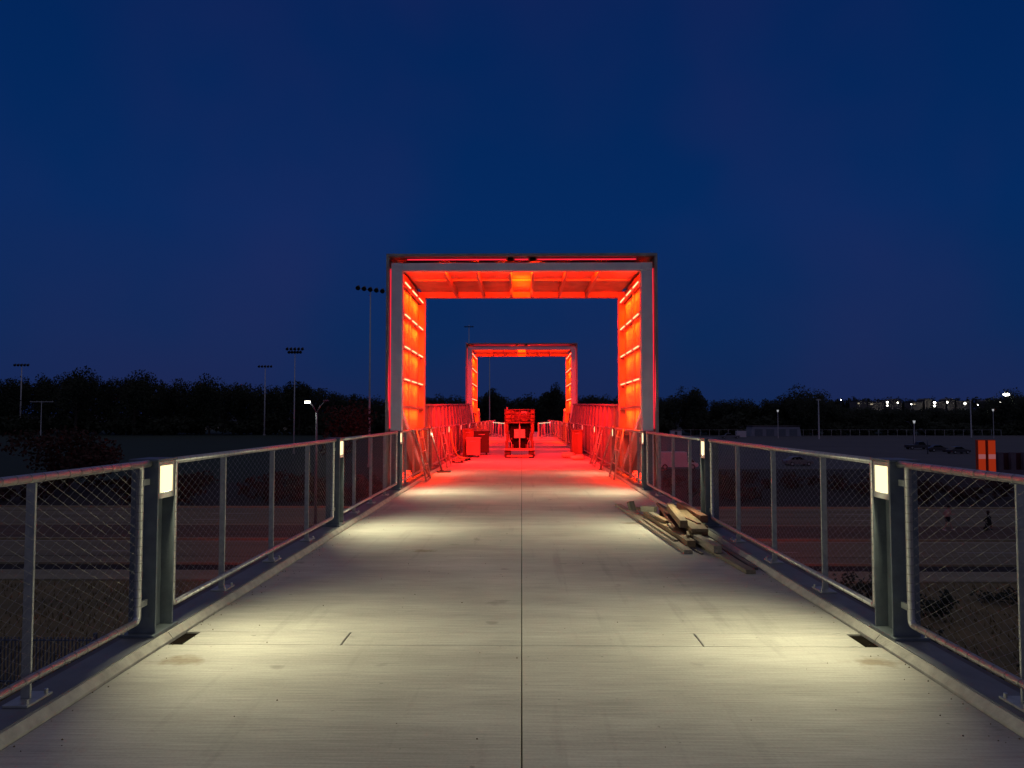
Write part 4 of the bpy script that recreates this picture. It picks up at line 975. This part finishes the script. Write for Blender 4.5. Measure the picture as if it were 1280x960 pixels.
# ---------------------------------------------------------------- people on the median
def skin_body(name, verts, edges, rad, m, parent, root=0):
    me = bpy.data.meshes.new(name); me.from_pydata(verts, edges, []); o = link(name, me, parent)
    md = o.modifiers.new('Skin', 'SKIN'); sk = me.skin_vertices[0] if me.skin_vertices else None
    if not me.skin_vertices:
        bm = bmesh.new(); bm.from_mesh(me); bm.verts.layers.skin.verify(); bm.to_mesh(me); bm.free()
    for i, v in enumerate(me.skin_vertices[0].data): v.radius = (rad[i], rad[i] * .9); v.use_root = (i == root)
    sb_ = o.modifiers.new('Sub', 'SUBSURF'); sb_.levels = 2; sb_.render_levels = 2
    me.materials.append(m); return o
M_flesh = mat('skin_tone', (.36, .22, .16), (.3, .18, .13), 5, .6)
M_shirt = mat('pale_shirt', (.38, .24, .20), (.3, .19, .16), 8, .8)
M_short = mat('dark_shorts', (.012, .012, .016), None, 8, .8)
M_coat = mat('dark_clothes', (.012, .013, .012), None, 8, .85)
M_shoe = mat('white_shoe', (.55, .53, .5), None, 8, .6)
M_hair = mat('dark_hair', (.02, .014, .01), None, 9, .8)
def person(label, x, y, rz, pose):
    r = empty('person', (x, y, GZ + .14), rz); tag(r, label, 'person', 'people on the road median')
    V, E, Rr = [], [], []
    def add(p, rad, par=None):
        V.append(p); Rr.append(rad)
        if par is not None: E.append((par, len(V) - 1))
        return len(V) - 1
    J = pose
    pv = add(J['pelvis'], .13); wa = add(J['waist'], .12, pv); ch = add(J['chest'], .15, wa); nk = add(J['neck'], .055, ch)
    hd = add(J['head'], .085, nk); tp = add(J['crown'], .07, hd)
    for s_ in ('l', 'r'):
        sh = add(J['sh' + s_], .065, ch); el = add(J['el' + s_], .043, sh); wr = add(J['wr' + s_], .03, el); ha = add(J['ha' + s_], .035, wr)
        hp = add(J['hp' + s_], .095, pv); kn = add(J['kn' + s_], .06, hp); an = add(J['an' + s_], .038, kn); to = add(J['to' + s_], .035, an)
    skin_body('body', V, E, Rr, J['m'], r)
    h = Vector(J['head']); 
    hb = MB(); crown_pts = []
    nu, nv = 12, 7
    for j in range(nv + 1):
        t = math.pi * .62 * j / nv
        for i in range(nu):
            p = 2 * math.pi * i / nu; hb.v.append((h.x - .02 + .105 * math.sin(t) * math.cos(p), h.y + .10 * math.sin(t) * math.sin(p), h.z + .06 + .11 * math.cos(t)))
    hb.f = [(j * nu + i, j * nu + (i + 1) % nu, (j + 1) * nu + (i + 1) % nu, (j + 1) * nu + i) for j in range(nv) for i in range(nu)]
    hb.build('hair', M_hair, r, smooth=True)
    fc = MB().octa((h.x + .085, h.y, h.z + .01), .022).octa((h.x + .075, h.y - .035, h.z + .035), .012).octa((h.x + .075, h.y + .035, h.z + .035), .012); fc.build('face_features', M_flesh, r)
    for s_ in ('l', 'r'):
        a = Vector(J['an' + s_]); t = Vector(J['to' + s_])
        MB().beam(a + Vector((-.05, 0, -.02)), t + Vector((.05, 0, 0)), .09, .075).build('shoe', J['shoe'], r, bevel=.02)
        # hand with fingers
        w_ = Vector(J['ha' + s_]); fg = MB()
        for k in range(4): fg.tube([w_ + Vector((0, -.025 + k * .016, 0)), w_ + Vector((.03, -.027 + k * .018, -.055 - .006 * (k % 3)))], [.009, .007], 5)
        fg.tube([w_ + Vector((.02, 0, 0)), w_ + Vector((.055, .0, -.025))], [.01, .008], 5); fg.build('hand', M_flesh, r)
    return r
walk = dict(m=M_flesh, shoe=M_shoe, pelvis=(0, 0, .88), waist=(.02, 0, 1.0), chest=(.06, 0, 1.2), neck=(.10, 0, 1.38), head=(.13, 0, 1.5), crown=(.14, 0, 1.6),
            shl=(.06, .17, 1.3), ell=(-.12, .22, 1.08), wrl=(.08, .22, .98), hal=(.13, .21, .98), shr=(.06, -.17, 1.3), elr=(.16, -.22, 1.06), wrr=(.34, -.18, 1.1), har=(.39, -.17, 1.12),
            hpl=(0, .09, .84), knl=(.22, .09, .52), anl=(.38, .09, .12), tol=(.5, .09, .05), hpr=(0, -.09, .84), knr=(-.08, -.09, .46), anr=(-.30, -.09, .14), tor=(-.2, -.09, .04))
p1 = person('person in a pale top and dark shorts striding along the dirt median', pxx(1180, 48.5), 48.5, 0.0, walk)
def cloth(parent, rings, m, name, n=14):
    b = MB()
    for (x, y, z, rx, ry) in rings:
        for i in range(n): a = 2 * math.pi * i / n; b.v.append((x + rx * math.cos(a), y + ry * math.sin(a), z))
    for j in range(len(rings) - 1):
        for i in range(n): b.f.append((j * n + i, j * n + (i + 1) % n, (j + 1) * n + (i + 1) % n, (j + 1) * n + i))
    return b.build(name, m, parent, smooth=True)
cloth(p1, [(.0, 0, .9, .17, .20), (.02, 0, 1.0, .165, .19), (.06, 0, 1.2, .18, .22), (.08, 0, 1.32, .13, .19), (.10, 0, 1.38, .07, .08)], M_shirt, 'top')
for s_ in (-1, 1): cloth(p1, [(0, s_ * .08, .95, .15, .12), (.02, s_ * .09, .8, .14, .12), (.1 if s_ > 0 else -.03, s_ * .09, .62, .12, .11)], M_short, 'shorts_leg')
sit = dict(m=M_coat, shoe=M_coat, pelvis=(0, 0, .36), waist=(.02, 0, .52), chest=(.08, 0, .80), neck=(.10, 0, 1.0), head=(.12, 0, 1.13), crown=(.12, 0, 1.22),
           shl=(.06, .18, .9), ell=(.18, .24, .62), wrl=(.36, .14, .58), hal=(.41, .12, .58), shr=(.06, -.18, .9), elr=(.18, -.24, .62), wrr=(.36, -.14, .58), har=(.41, -.12, .58),
           hpl=(.02, .12, .34), knl=(.42, .18, .50), anl=(.32, .16, .10), tol=(.48, .16, .04), hpr=(-.02, -.12, .34), knr=(.34, -.18, .10), anr=(-.12, -.16, .08), tor=(-.26, -.14, .04))
person('person in dark clothes crouching on the dirt median near the walker', pxx(1233, 48.7), 48.7, math.pi, sit)
